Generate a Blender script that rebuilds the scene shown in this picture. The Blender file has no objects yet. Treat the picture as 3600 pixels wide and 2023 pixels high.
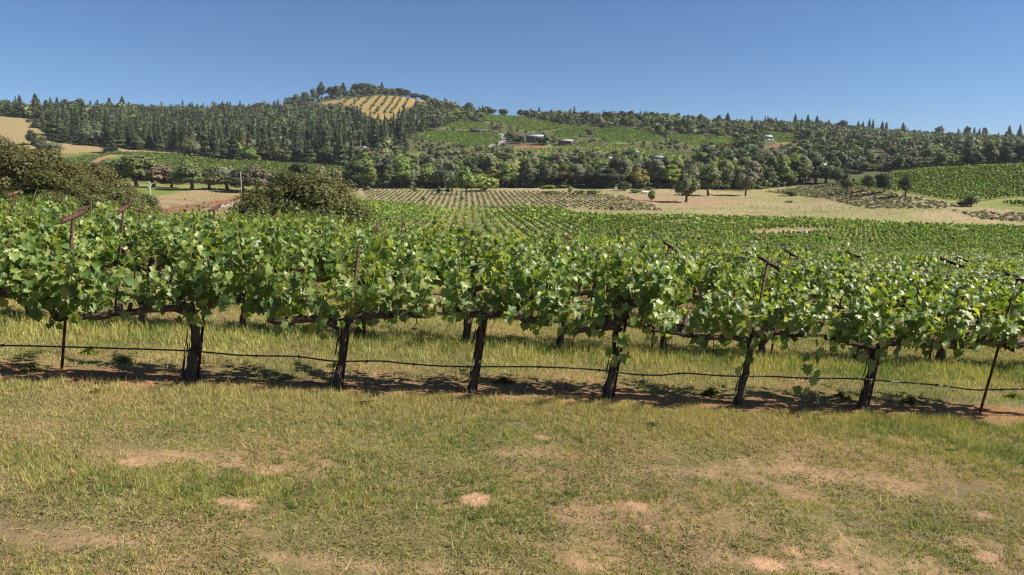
import bpy, math, random
import numpy as np
from mathutils import Vector, Matrix

random.seed(7)
rng = np.random.default_rng(7)
R = math.radians
sc = bpy.context.scene
COL = sc.collection

# ------------------------------------------------------------------ camera, sky, sun, exposure
CZ = 2.8                      # eye height over the mown strip
PITCH = 8.1
FPX = 2600.0                  # focal length in pixels of the 3600 x 2023 photograph
cam_d = bpy.data.cameras.new('camera')
cam_d.sensor_width = 36.0
cam_d.lens = 36.0 * FPX / 3600.0
cam_d.clip_start = 0.1
cam_d.clip_end = 30000
cam = bpy.data.objects.new('camera', cam_d)
COL.objects.link(cam)
cam.location = (0, 0, CZ)
cam.rotation_euler = (R(90 - PITCH), 0, 0)
sc.camera = cam

SUN_AZ, SUN_EL = 93.0, 40.0   # degrees to the right of the view direction, above the horizon
world = bpy.data.worlds.new('World')
sc.world = world
world.use_nodes = True
wn, wl = world.node_tree.nodes, world.node_tree.links
for n in list(wn):
    wn.remove(n)
sky = wn.new('ShaderNodeTexSky')
sky.sky_type = 'NISHITA'
sky.sun_disc = False
sky.sun_elevation = R(SUN_EL)
sky.sun_rotation = R(SUN_AZ)
sky.altitude = 1800
sky.air_density = 1.0
sky.dust_density = 0.6
sky.ozone_density = 8.5
bg = wn.new('ShaderNodeBackground')
bg.inputs['Strength'].default_value = 0.053
wo = wn.new('ShaderNodeOutputWorld')
wl.new(sky.outputs['Color'], bg.inputs['Color'])
wl.new(bg.outputs['Background'], wo.inputs['Surface'])

sun_d = bpy.data.lights.new('sun', 'SUN')
sun_d.energy = 5.0
sun_d.angle = R(0.5)
sun_d.color = (1.0, 0.94, 0.84)
sun = bpy.data.objects.new('sun', sun_d)
COL.objects.link(sun)
sdir = Vector((math.sin(R(SUN_AZ)) * math.cos(R(SUN_EL)), math.cos(R(SUN_AZ)) * math.cos(R(SUN_EL)), math.sin(R(SUN_EL))))
sun.rotation_euler = sdir.to_track_quat('Z', 'Y').to_euler()
sun.location = (40, 10, 60)

sc.view_settings.view_transform = 'Standard'
sc.view_settings.look = 'None'
sc.view_settings.gamma = 1.0
sc.view_settings.use_curve_mapping = False
sc.view_settings.exposure = 1.0
cy = sc.cycles
cy.max_bounces = 6
cy.diffuse_bounces = 3
cy.glossy_bounces = 2
cy.transmission_bounces = 3
cy.volume_bounces = 0
cy.transparent_max_bounces = 8
cy.use_denoising = True
cy.filter_width = 1.25
cy.caustics_reflective = False
cy.caustics_refractive = False

# ------------------------------------------------------------------ projection helpers (photo pixels <-> world)
ST, CT = math.sin(R(PITCH)), math.cos(R(PITCH))

def ray(px, py):
    u = (px - 1800.0) / FPX
    v = (1011.5 - py) / FPX
    dy = CT + v * ST
    dz = -ST + v * CT
    return u / dy, dz / dy          # x per metre of depth, z per metre of depth

def at(px, py, Y):
    sx, sz = ray(px, py)
    return Vector((sx * Y, Y, CZ + sz * Y))

def proj(x, y, z):
    zz = z - CZ
    d = y * CT - zz * ST
    v = (y * ST + zz * CT) / d
    return 1800.0 + FPX * x / d, 1011.5 - FPX * v

# ------------------------------------------------------------------ terrain height
def zr(py, Y):
    return ray(1800, py)[1] * Y       # height relative to the eye

# per column: (depth, eye-relative height) from (depth, ground row in the photograph)
COLS = {
    -1000: [(36, -2.4), (70, -4.0), (200, zr(720, 200)), (330, zr(640, 330)), (480, zr(570, 480)), (620, zr(480, 620)), (800, zr(400, 800)), (1000, zr(375.3, 1000)), (1100, zr(380, 1100)), (1500, zr(420, 1500)), (4000, 60)],
    0: [(36, -3.1), (70, -4.8), (200, zr(740, 200)), (330, zr(650, 330)), (400, zr(620, 400)), (480, zr(572, 480)), (560, zr(535, 560)), (620, zr(490, 620)), (700, zr(440, 700)), (800, zr(408.7, 800)), (900, zr(396, 900)), (1000, zr(388.3, 1000)), (1100, zr(386, 1100)), (1500, zr(422, 1500)), (4000, 60)],
    500: [(36, -3.4), (70, -5.0), (200, zr(772, 200)), (305, zr(690, 305)), (335, zr(664, 335)), (400, zr(640, 400)), (450, zr(604, 450)), (520, zr(558, 520)), (570, zr(541, 570)), (640, zr(520, 640)), (750, zr(482, 750)), (900, zr(447, 900)), (1050, zr(418, 1050)), (1150, zr(398, 1150)), (1200, zr(393, 1200)), (1600, zr(434, 1600)), (4000, 90)],
    900: [(36, -3.7), (80, -7.0), (120, -8.8), (200, zr(772, 200)), (300, zr(705, 300)), (350, zr(674, 350)), (420, zr(642, 420)), (480, zr(607, 480)), (540, zr(574, 540)), (600, zr(556, 600)), (700, zr(520, 700)), (850, zr(475.3, 850)), (1000, zr(437.3, 1000)), (1150, zr(410, 1150)), (1250, zr(394, 1250)), (1600, zr(430, 1600)), (4000, 90)],
    1300: [(36, -4.05), (80, -7.6), (140, -10.0), (240, zr(752, 240)), (300, zr(725, 300)), (340, zr(705, 340)), (420, zr(668, 420)), (520, zr(612, 520)), (600, zr(562, 600)), (700, zr(515, 700)), (850, zr(468, 850)), (1000, zr(425, 1000)), (1150, zr(386, 1150)), (1250, zr(352, 1250)), (1340, zr(328, 1340)), (1400, zr(326, 1400)), (1800, zr(420, 1800)), (4000, 90)],
    1550: [(36, -4.2), (80, -7.6), (140, -10.0), (240, zr(754, 240)), (300, zr(725, 300)), (345, zr(702, 345)), (420, zr(670, 420)), (520, zr(612, 520)), (600, zr(562, 600)), (700, zr(512, 700)), (850, zr(465, 850)), (1000, zr(428, 1000)), (1150, zr(397, 1150)), (1250, zr(375.3, 1250)), (1320, zr(366, 1320)), (1380, zr(368, 1380)), (1800, zr(434, 1800)), (4000, 80)],
    1800: [(36, -4.4), (80, -7.8), (140, -10.2), (240, zr(755, 240)), (300, zr(725, 300)), (350, zr(700, 350)), (420, zr(672, 420)), (520, zr(616, 520)), (600, zr(572, 600)), (680, zr(532, 680)), (760, zr(500, 760)), (850, zr(465.3, 850)), (1000, zr(427.3, 1000)), (1090, zr(412.7, 1090)), (1160, zr(414, 1160)), (1500, zr(478, 1500)), (4000, 60)],
    2300: [(36, -4.8), (80, -8.6), (120, -10.6), (200, zr(790, 200)), (240, zr(763, 240)), (300, zr(728, 300)), (330, zr(710, 330)), (400, zr(673, 400)), (520, zr(612, 520)), (620, zr(562, 620)), (700, zr(525, 700)), (800, zr(484, 800)), (900, zr(453, 900)), (1000, zr(436, 1000)), (1080, zr(430.8, 1080)), (1150, zr(432, 1150)), (1500, zr(483, 1500)), (4000, 60)],
    2800: [(36, -5.2), (80, -8.6), (110, -10.5), (160, zr(835, 160)), (200, zr(800, 200)), (240, zr(770, 240)), (300, zr(735, 300)), (360, zr(700, 360)), (430, zr(664, 430)), (520, zr(614, 520)), (620, zr(570, 620)), (750, zr(526, 750)), (900, zr(488, 900)), (1100, zr(464, 1100)), (1300, zr(450, 1300)), (1400, zr(448, 1400)), (1800, zr(502, 1800)), (4000, 60)],
    3200: [(36, -5.3), (80, -8.8), (110, -10.7), (160, zr(848, 160)), (200, zr(812, 200)), (230, zr(788, 230)), (255, zr(755, 255)), (290, zr(715, 290)), (330, zr(660, 330)), (370, zr(610, 370)), (395, zr(606, 395)), (450, zr(618, 450)), (540, zr(595, 540)), (650, zr(562, 650)), (800, zr(530, 800)), (1000, zr(507.3, 1000)), (1200, zr(496, 1200)), (1400, zr(484, 1400)), (1500, zr(483, 1500)), (1900, zr(532, 1900)), (4000, 50)],
    3600: [(36, -5.4), (80, -9.0), (110, -10.8), (160, zr(852, 160)), (200, zr(822, 200)), (228, zr(798, 228)), (250, zr(770, 250)), (280, zr(725, 280)), (320, zr(655, 320)), (360, zr(588, 360)), (390, zr(584, 390)), (450, zr(600, 450)), (540, zr(575, 540)), (650, zr(552, 650)), (800, zr(530, 800)), (1000, zr(511.3, 1000)), (1200, zr(506, 1200)), (1400, zr(494, 1400)), (1500, zr(493, 1500)), (1900, zr(542, 1900)), (4000, 50)],
    4400: [(36, -5.6), (80, -9.2), (110, -11), (160, zr(852, 160)), (200, zr(825, 200)), (250, zr(760, 250)), (300, zr(680, 300)), (350, zr(590, 350)), (390, zr(578, 390)), (450, zr(590, 450)), (650, zr(552, 650)), (1000, zr(511.3, 1000)), (1400, zr(498, 1400)), (1500, zr(497, 1500)), (1900, zr(542, 1900)), (4000, 50)],
}
SLOPE_X = -0.073
def near_plane(x):
    return -2.78 + SLOPE_X * x

LG = np.linspace(math.log(13.0), math.log(4000.0), 400)
def pchip(xk, yk, xq):
    xk, yk = np.asarray(xk, float), np.asarray(yk, float)
    h = np.diff(xk); d = np.diff(yk) / h
    m = np.zeros_like(yk)
    for i in range(1, len(xk) - 1):
        if d[i - 1] * d[i] > 0:
            w1, w2 = 2 * h[i] + h[i - 1], h[i] + 2 * h[i - 1]
            m[i] = (w1 + w2) / (w1 / d[i - 1] + w2 / d[i])
    m[0], m[-1] = d[0], d[-1]
    k = np.clip(np.searchsorted(xk, xq) - 1, 0, len(xk) - 2)
    t = np.clip((xq - xk[k]) / h[k], 0, 1)
    return (yk[k] * (1 + 2 * t) * (1 - t) ** 2 + h[k] * m[k] * t * (1 - t) ** 2
            + yk[k + 1] * t * t * (3 - 2 * t) + h[k] * m[k + 1] * t * t * (t - 1))

SK = np.array([ray(p, 640)[0] for p in COLS])
SG = np.linspace(SK[0], SK[-1], 240)
TAB = []
for p, pts in COLS.items():
    s = ray(p, 640)[0]
    xs = [13.0] + [a for a, _ in pts]
    ys = [near_plane(s * 13.0)] + [b for _, b in pts]
    TAB.append(pchip(xs, ys, np.exp(LG)))
TAB = np.array(TAB)
TG = np.array([pchip(SK, TAB[:, j], SG) for j in range(len(LG))]).T      # (s, lnY)
ker = np.exp(-0.5 * (np.arange(-6, 7) / 3.0) ** 2); ker /= ker.sum()
TG = np.array([np.convolve(np.pad(TG[:, j], 6, mode='edge'), ker, 'valid') for j in range(TG.shape[1])]).T

def vnoise(x, y, seed=0):
    """smooth value noise, one octave"""
    xi, yi = np.floor(x).astype(np.int64), np.floor(y).astype(np.int64)
    fx, fy = x - xi, y - yi
    fx, fy = fx * fx * (3 - 2 * fx), fy * fy * (3 - 2 * fy)
    def h(a, b):
        n = (a * 374761393 + b * 668265263 + seed * 982451653) & 0xFFFFFFFF
        n = ((n ^ (n >> 13)) * 1274126177) & 0xFFFFFFFF
        return ((n ^ (n >> 16)) & 0xFFFF) / 65535.0
    return (h(xi, yi) * (1 - fx) + h(xi + 1, yi) * fx) * (1 - fy) + (h(xi, yi + 1) * (1 - fx) + h(xi + 1, yi + 1) * fx) * fy

def fbm(x, y, o=4, seed=0):
    a, s, t = 0.5, 0.0, 0.0
    for i in range(o):
        s = s + a * vnoise(x * 2 ** i, y * 2 ** i, seed + i * 17)
        t += a; a *= 0.5
    return s / t

SMAX = 1.02
AZMAX = math.atan(SMAX)
def H(x, y):
    """ground height, world z"""
    x = np.asarray(x, float); y = np.asarray(y, float)
    r = np.hypot(x, y); az = np.arctan2(x, y)
    azc = np.clip(az, -AZMAX, AZMAX)
    s = np.tan(azc); Y = r * np.cos(azc)
    si = np.clip((s - SG[0]) / (SG[1] - SG[0]), 0, len(SG) - 1.001)
    li = np.clip((np.log(np.maximum(Y, 13.0)) - LG[0]) / (LG[1] - LG[0]), 0, len(LG) - 1.001)
    i, j = si.astype(int), li.astype(int); a, b = si - i, li - j
    far = (TG[i, j] * (1 - a) + TG[i + 1, j] * a) * (1 - b) + (TG[i, j + 1] * (1 - a) + TG[i + 1, j + 1] * a) * b
    near = near_plane(np.clip(x, -14, 14))
    w = np.clip((Y - 12.0) / 6.0, 0, 1); w = w * w * (3 - 2 * w)
    z = near * (1 - w) + far * w
    amp = np.clip(Y / 60.0, 0.02, 1.0) * 0.5
    z = z + amp * (fbm(x / 14.0 + 31, y / 14.0 + 7, 2, 3) - 0.5) * np.where(Y > 36, 1, 0.6)
    z = z + 0.05 * (fbm(x / 0.9 + 5, y / 0.9, 2, 5) - 0.5) * np.clip(1.5 - Y / 40, 0, 1)
    z = z + 0.035 * (fbm(x / 0.22 + 9, y / 0.22, 2, 6) - 0.5) * np.clip(1.5 - Y / 12, 0, 1)
    return z + CZ

def hz(x, y):
    return float(H(np.array([x]), np.array([y]))[0])

YR = np.exp(np.linspace(math.log(2.5), math.log(3000), 1500))
def hit(px, py, y0=2.5):
    sx, sz = ray(px, py)
    ys = YR[YR >= y0]
    g = H(sx * ys, ys)
    k = np.argmax(CZ + sz * ys <= g)
    Y = ys[k]
    return Vector((sx * Y, Y, float(g[k])))

def inpoly(px, py, poly):
    c = np.zeros(px.shape, bool)
    n = len(poly)
    for i in range(n):
        x1, y1 = poly[i]; x2, y2 = poly[(i + 1) % n]
        if y1 == y2:
            continue
        t = ((y1 > py) != (y2 > py)) & (px < (x2 - x1) * (py - y1) / (y2 - y1) + x1)
        c ^= t
    return c

# ------------------------------------------------------------------ mesh helpers
def mesh(name, V, F, smooth=False, **attrs):
    """V (n,3); F (m,3) or (m,4) array, or list of such arrays; attrs: name=(domain, array (n,) or (n,3))"""
    V = np.asarray(V, np.float32)
    Fs = F if isinstance(F, list) else [F]
    Fs = [np.asarray(f, np.int32) for f in Fs if len(f)]
    me = bpy.data.meshes.new(name)
    me.vertices.add(len(V)); me.vertices.foreach_set('co', V.ravel())
    nl = sum(f.size for f in Fs); npoly = sum(len(f) for f in Fs)
    me.loops.add(nl); me.polygons.add(npoly)
    me.loops.foreach_set('vertex_index', np.concatenate([f.ravel() for f in Fs]))
    tot = np.concatenate([np.full(len(f), f.shape[1], np.int32) for f in Fs])
    me.polygons.foreach_set('loop_start', np.concatenate([[0], np.cumsum(tot)[:-1]]).astype(np.int32))
    me.polygons.foreach_set('loop_total', tot)
    if smooth:
        me.polygons.foreach_set('use_smooth', np.ones(npoly, bool))
    for k, (dom, arr) in attrs.items():
        arr = np.asarray(arr, np.float32)
        if arr.ndim == 1:
            a = me.attributes.new(k, 'FLOAT', dom); a.data.foreach_set('value', arr)
        else:
            c4 = np.ones((len(arr), 4), np.float32); c4[:, :3] = arr
            a = me.attributes.new(k, 'FLOAT_COLOR', dom); a.data.foreach_set('color', c4.ravel())
    me.update(calc_edges=True)
    return me

def link(name, me, mat=None, parent=None, loc=None, color=None):
    o = bpy.data.objects.new(name, me)
    COL.objects.link(o)
    if mat is not None and me is not None and len(me.materials) == 0:
        me.materials.append(mat)
    if parent is not None:
        o.parent = parent
    if loc is not None:
        o.location = loc
    if color is not None:
        o.color = (*color, 1)
    return o

def tag(o, label=None, cat=None, group=None, kind=None):
    if label: o['label'] = label
    if cat: o['category'] = cat
    if group: o['group'] = group
    if kind: o['kind'] = kind
    return o

def empty(name, loc, rz=0.0):
    o = bpy.data.objects.new(name, None)
    COL.objects.link(o)
    o.location = loc; o.rotation_euler = (0, 0, rz)
    o.empty_display_size = 0.1
    return o

class MB:
    """collects shapes; build() links them as one mesh object"""
    def __init__(s): s.v = []; s.q = []; s.t = []; s.n = 0
    def add(s, V, Q=(), T=()):
        V = np.asarray(V, float)
        if len(Q): s.q.append(np.asarray(Q, int) + s.n)
        if len(T): s.t.append(np.asarray(T, int) + s.n)
        s.v.append(V); s.n += len(V)
    def box(s, c, d, M=None):
        x, y, z = [k / 2 for k in d]
        V = np.array([(-x, -y, -z), (x, -y, -z), (x, y, -z), (-x, y, -z), (-x, -y, z), (x, -y, z), (x, y, z), (-x, y, z)])
        if M is not None: V = V @ np.array(M.to_3x3()).T
        s.add(V + np.array(c), [(3, 2, 1, 0), (4, 5, 6, 7), (0, 1, 5, 4), (1, 2, 6, 5), (2, 3, 7, 6), (3, 0, 4, 7)])
    def tube(s, P, rad, n=7, lump=0.0, seed=0, cap=True):
        P = np.asarray(P, float); m = len(P)
        rad = np.broadcast_to(np.asarray(rad, float), (m,))
        T = np.gradient(P, axis=0); T /= np.linalg.norm(T, axis=1)[:, None] + 1e-9
        ref = np.array([0, 0, 1.0]) if abs(T[:, 2]).mean() < 0.8 else np.array([0, 1.0, 0])
        A = np.cross(T, ref); A /= np.linalg.norm(A, axis=1)[:, None] + 1e-9
        B = np.cross(T, A)
        th = np.linspace(0, 2 * np.pi, n, endpoint=False)
        rr = np.repeat(rad[:, None], n, 1)
        if lump:
            g = np.random.default_rng(seed)
            rr = rr * (1 + lump * (g.random((1, n)) - .5) + lump * (g.random((m, n)) - 0.5))
        V = P[:, None] + rr[..., None] * (np.cos(th)[None, :, None] * A[:, None] + np.sin(th)[None, :, None] * B[:, None])
        V = V.reshape(-1, 3)
        i = np.arange(m - 1)[:, None] * n; j = np.arange(n)[None]; k = (j + 1) % n
        Q = np.stack([i + j, i + k, i + n + k, i + n + j], -1).reshape(-1, 4)
        Tt = []
        if cap:
            V = np.vstack([V, P[0], P[-1]])
            c0, c1 = m * n, m * n + 1
            Tt = [(c0, (q + 1) % n, q) for q in range(n)] + [(c1, (m - 1) * n + q, (m - 1) * n + (q + 1) % n) for q in range(n)]
        s.add(V, Q, Tt)
    def mesh(s, name, smooth=False, **attrs):
        V = np.vstack(s.v)
        F = []
        if s.q: F.append(np.vstack(s.q))
        if s.t: F.append(np.vstack(s.t))
        return mesh(name, V, F, smooth, **attrs)
    def build(s, name, mat, parent=None, smooth=False):
        return link(name, s.mesh(name, smooth), mat, parent)

def smooth_path(P, n):
    P = np.asarray(P, float); t = np.linspace(0, 1, len(P)); q = np.linspace(0, 1, n)
    return np.stack([pchip(t, P[:, k], q) if len(P) > 2 else np.interp(q, t, P[:, k]) for k in range(3)], 1)

# ------------------------------------------------------------------ materials
def mat(name):
    m = bpy.data.materials.new(name); m.use_nodes = True
    nt = m.node_tree
    for n in list(nt.nodes): nt.nodes.remove(n)
    out = nt.nodes.new('ShaderNodeOutputMaterial')
    return m, nt, out

def nd(nt, typ, **kw):
    n = nt.nodes.new(typ)
    for k, v in kw.items():
        if k.startswith('i_'):
            n.inputs[k[2:].replace('_', ' ')].default_value = v
        else:
            setattr(n, k, v)
    return n

def ramp(nt, fac, stops):
    r = nt.nodes.new('ShaderNodeValToRGB')
    e = r.color_ramp.elements
    while len(e) < len(stops): e.new(0.5)
    for k, (p, c) in enumerate(stops):
        e[k].position = p; e[k].color = (*c, 1)
    nt.links.new(fac, r.inputs['Fac'])
    return r.outputs['Color']

def mul(nt, a, b, fac=1.0, mode='MULTIPLY'):
    m = nt.nodes.new('ShaderNodeMix'); m.data_type = 'RGBA'; m.blend_type = mode
    m.inputs[0].default_value = fac
    for s, v in ((m.inputs[6], a), (m.inputs[7], b)):
        if hasattr(v, 'is_output'): nt.links.new(v, s)
        else: s.default_value = (*v, 1)
    return m.outputs[2]

def rnd_value(nt):
    """per-leaf random (mesh attribute 'rnd') shifted by the object's own random, in 0..1"""
    a = nd(nt, 'ShaderNodeAttribute', attribute_name='rnd')
    o = nd(nt, 'ShaderNodeObjectInfo')
    s = nd(nt, 'ShaderNodeMath', operation='ADD')
    nt.links.new(a.outputs['Fac'], s.inputs[0]); nt.links.new(o.outputs['Random'], s.inputs[1])
    f = nd(nt, 'ShaderNodeMath', operation='FRACT')
    nt.links.new(s.outputs[0], f.inputs[0])
    return f.outputs[0], a, o

def leafy(name, trans=0.3, rough=0.6, source='object', spec=0.25, stops=None, trans_tint=(1.5, 1.5, 0.5)):
    m, nt, out = mat(name)
    f, a, o = rnd_value(nt)
    if stops:
        col = ramp(nt, f, stops)
    else:
        if source == 'object':
            base = o.outputs['Color']
        else:
            base = nd(nt, 'ShaderNodeAttribute', attribute_name='tint').outputs['Color']
        g = ramp(nt, f, [(0, (0.62, 0.62, 0.62)), (0.5, (0.95, 0.95, 0.92)), (1, (1.4, 1.38, 1.2))])
        col = mul(nt, base, g)
    p = nd(nt, 'ShaderNodeBsdfPrincipled')
    p.inputs['Roughness'].default_value = rough
    p.inputs['Specular IOR Level'].default_value = spec
    nt.links.new(col, p.inputs['Base Color'])
    t = nd(nt, 'ShaderNodeBsdfTranslucent')
    tc = mul(nt, col, trans_tint)
    nt.links.new(tc, t.inputs['Color'])
    mx = nd(nt, 'ShaderNodeMixShader'); mx.inputs[0].default_value = trans
    nt.links.new(p.outputs[0], mx.inputs[1]); nt.links.new(t.outputs[0], mx.inputs[2])
    nt.links.new(mx.outputs[0], out.inputs['Surface'])
    return m

def solid(name, col, rough=0.7, noise=None, metal=0.0, spec=0.3, bump=0.0, scale=20, stretch=(1, 1, 1)):
    m, nt, out = mat(name)
    p = nd(nt, 'ShaderNodeBsdfPrincipled')
    p.inputs['Roughness'].default_value = rough; p.inputs['Metallic'].default_value = metal
    p.inputs['Specular IOR Level'].default_value = spec
    tc = nd(nt, 'ShaderNodeTexCoord')
    mp = nd(nt, 'ShaderNodeMapping'); mp.inputs['Scale'].default_value = stretch
    nt.links.new(tc.outputs['Object'], mp.inputs[0])
    nz = nd(nt, 'ShaderNodeTexNoise'); nz.inputs['Scale'].default_value = scale; nz.inputs['Detail'].default_value = 5
    nt.links.new(mp.outputs[0], nz.inputs['Vector'])
    c2 = noise if noise else tuple(k * 0.6 for k in col)
    c = ramp(nt, nz.outputs['Fac'], [(0.35, c2), (0.65, col)])
    nt.links.new(c, p.inputs['Base Color'])
    if bump:
        b = nd(nt, 'ShaderNodeBump'); b.inputs['Strength'].default_value = bump; b.inputs['Distance'].default_value = 0.02
        nt.links.new(nz.outputs['Fac'], b.inputs['Height']); nt.links.new(b.outputs[0], p.inputs['Normal'])
    nt.links.new(p.outputs[0], out.inputs['Surface'])
    return m

M_TREE = leafy('tree_foliage', 0.22, 0.65, 'object')
M_MASS = leafy('massed_foliage', 0.22, 0.65, 'tint')
M_GRASS = leafy('grass_blades', 0.35, 0.6, 'tint', trans_tint=(1.2, 1.2, 0.7))
M_LEAF = leafy('vine_leaf', 0.42, 0.45, spec=0.5, trans_tint=(1.55, 1.5, 0.5), stops=[
    (0.0, (0.075, 0.135, 0.030)), (0.3, (0.125, 0.198, 0.046)), (0.65, (0.200, 0.275, 0.068)), (0.88, (0.285, 0.34, 0.090)), (1.0, (0.38, 0.40, 0.16))])
M_SHOOT = solid('green_shoot', (0.20, 0.26, 0.05), 0.5, (0.26, 0.20, 0.07), scale=6)
M_BARK = solid('vine_bark', (0.105, 0.078, 0.062), 0.9, (0.022, 0.016, 0.013), bump=1.0, scale=26, stretch=(1, 1, 0.12))
M_CORDON = solid('cordon_bark', (0.14, 0.105, 0.085), 0.9, (0.026, 0.019, 0.015), bump=1.0, scale=22, stretch=(0.15, 1, 1))
M_OAKBARK = solid('tree_bark', (0.12, 0.10, 0.085), 0.9, (0.05, 0.04, 0.035), bump=0.5, scale=3, stretch=(1, 1, 0.3))
M_RUST = solid('rusty_steel', (0.115, 0.045, 0.032), 0.8, (0.045, 0.022, 0.018), scale=30, bump=0.2)
M_HOSE = solid('black_polythene', (0.018, 0.018, 0.02), 0.42, (0.012, 0.012, 0.013), spec=0.5)
M_WIRE = solid('galvanised_wire', (0.22, 0.22, 0.21), 0.5, (0.12, 0.11, 0.1), metal=0.6)
M_POLE = solid('weathered_pole', (0.42, 0.40, 0.37), 0.8, (0.30, 0.28, 0.26), scale=2)
M_STONE = solid('granite', (0.38, 0.36, 0.34), 0.9, (0.20, 0.19, 0.18), bump=0.6, scale=2)

# ground: colour comes from the 'gcol' attribute (soil and turf kinds) with fine grain on top
M_GROUND, nt, out = mat('ground')
ga = nd(nt, 'ShaderNodeAttribute', attribute_name='gcol')
geo = nd(nt, 'ShaderNodeNewGeometry')
n1 = nd(nt, 'ShaderNodeTexNoise'); n1.inputs['Scale'].default_value = 22; n1.inputs['Detail'].default_value = 6; n1.inputs['Roughness'].default_value = 0.7
n2 = nd(nt, 'ShaderNodeTexNoise'); n2.inputs['Scale'].default_value = 0.55; n2.inputs['Detail'].default_value = 8; n2.inputs['Roughness'].default_value = 0.7
for n in (n1, n2): nt.links.new(geo.outputs['Position'], n.inputs['Vector'])
g1 = ramp(nt, n1.outputs['Fac'], [(0.3, (0.72, 0.70, 0.68)), (0.7, (1.25, 1.25, 1.22))])
g2 = ramp(nt, n2.outputs['Fac'], [(0.3, (0.72, 0.76, 0.72)), (0.7, (1.25, 1.2, 1.15))])
gc = mul(nt, mul(nt, ga.outputs['Color'], g1), g2)
gp = nd(nt, 'ShaderNodeBsdfPrincipled'); gp.inputs['Roughness'].default_value = 0.95; gp.inputs['Specular IOR Level'].default_value = 0.1
nt.links.new(gc, gp.inputs['Base Color'])
gb = nd(nt, 'ShaderNodeBump'); gb.inputs['Strength'].default_value = 0.6; gb.inputs['Distance'].default_value = 0.03
nt.links.new(n1.outputs['Fac'], gb.inputs['Height']); nt.links.new(gb.outputs[0], gp.inputs['Normal'])
nt.links.new(gp.outputs[0], out.inputs['Surface'])

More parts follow.
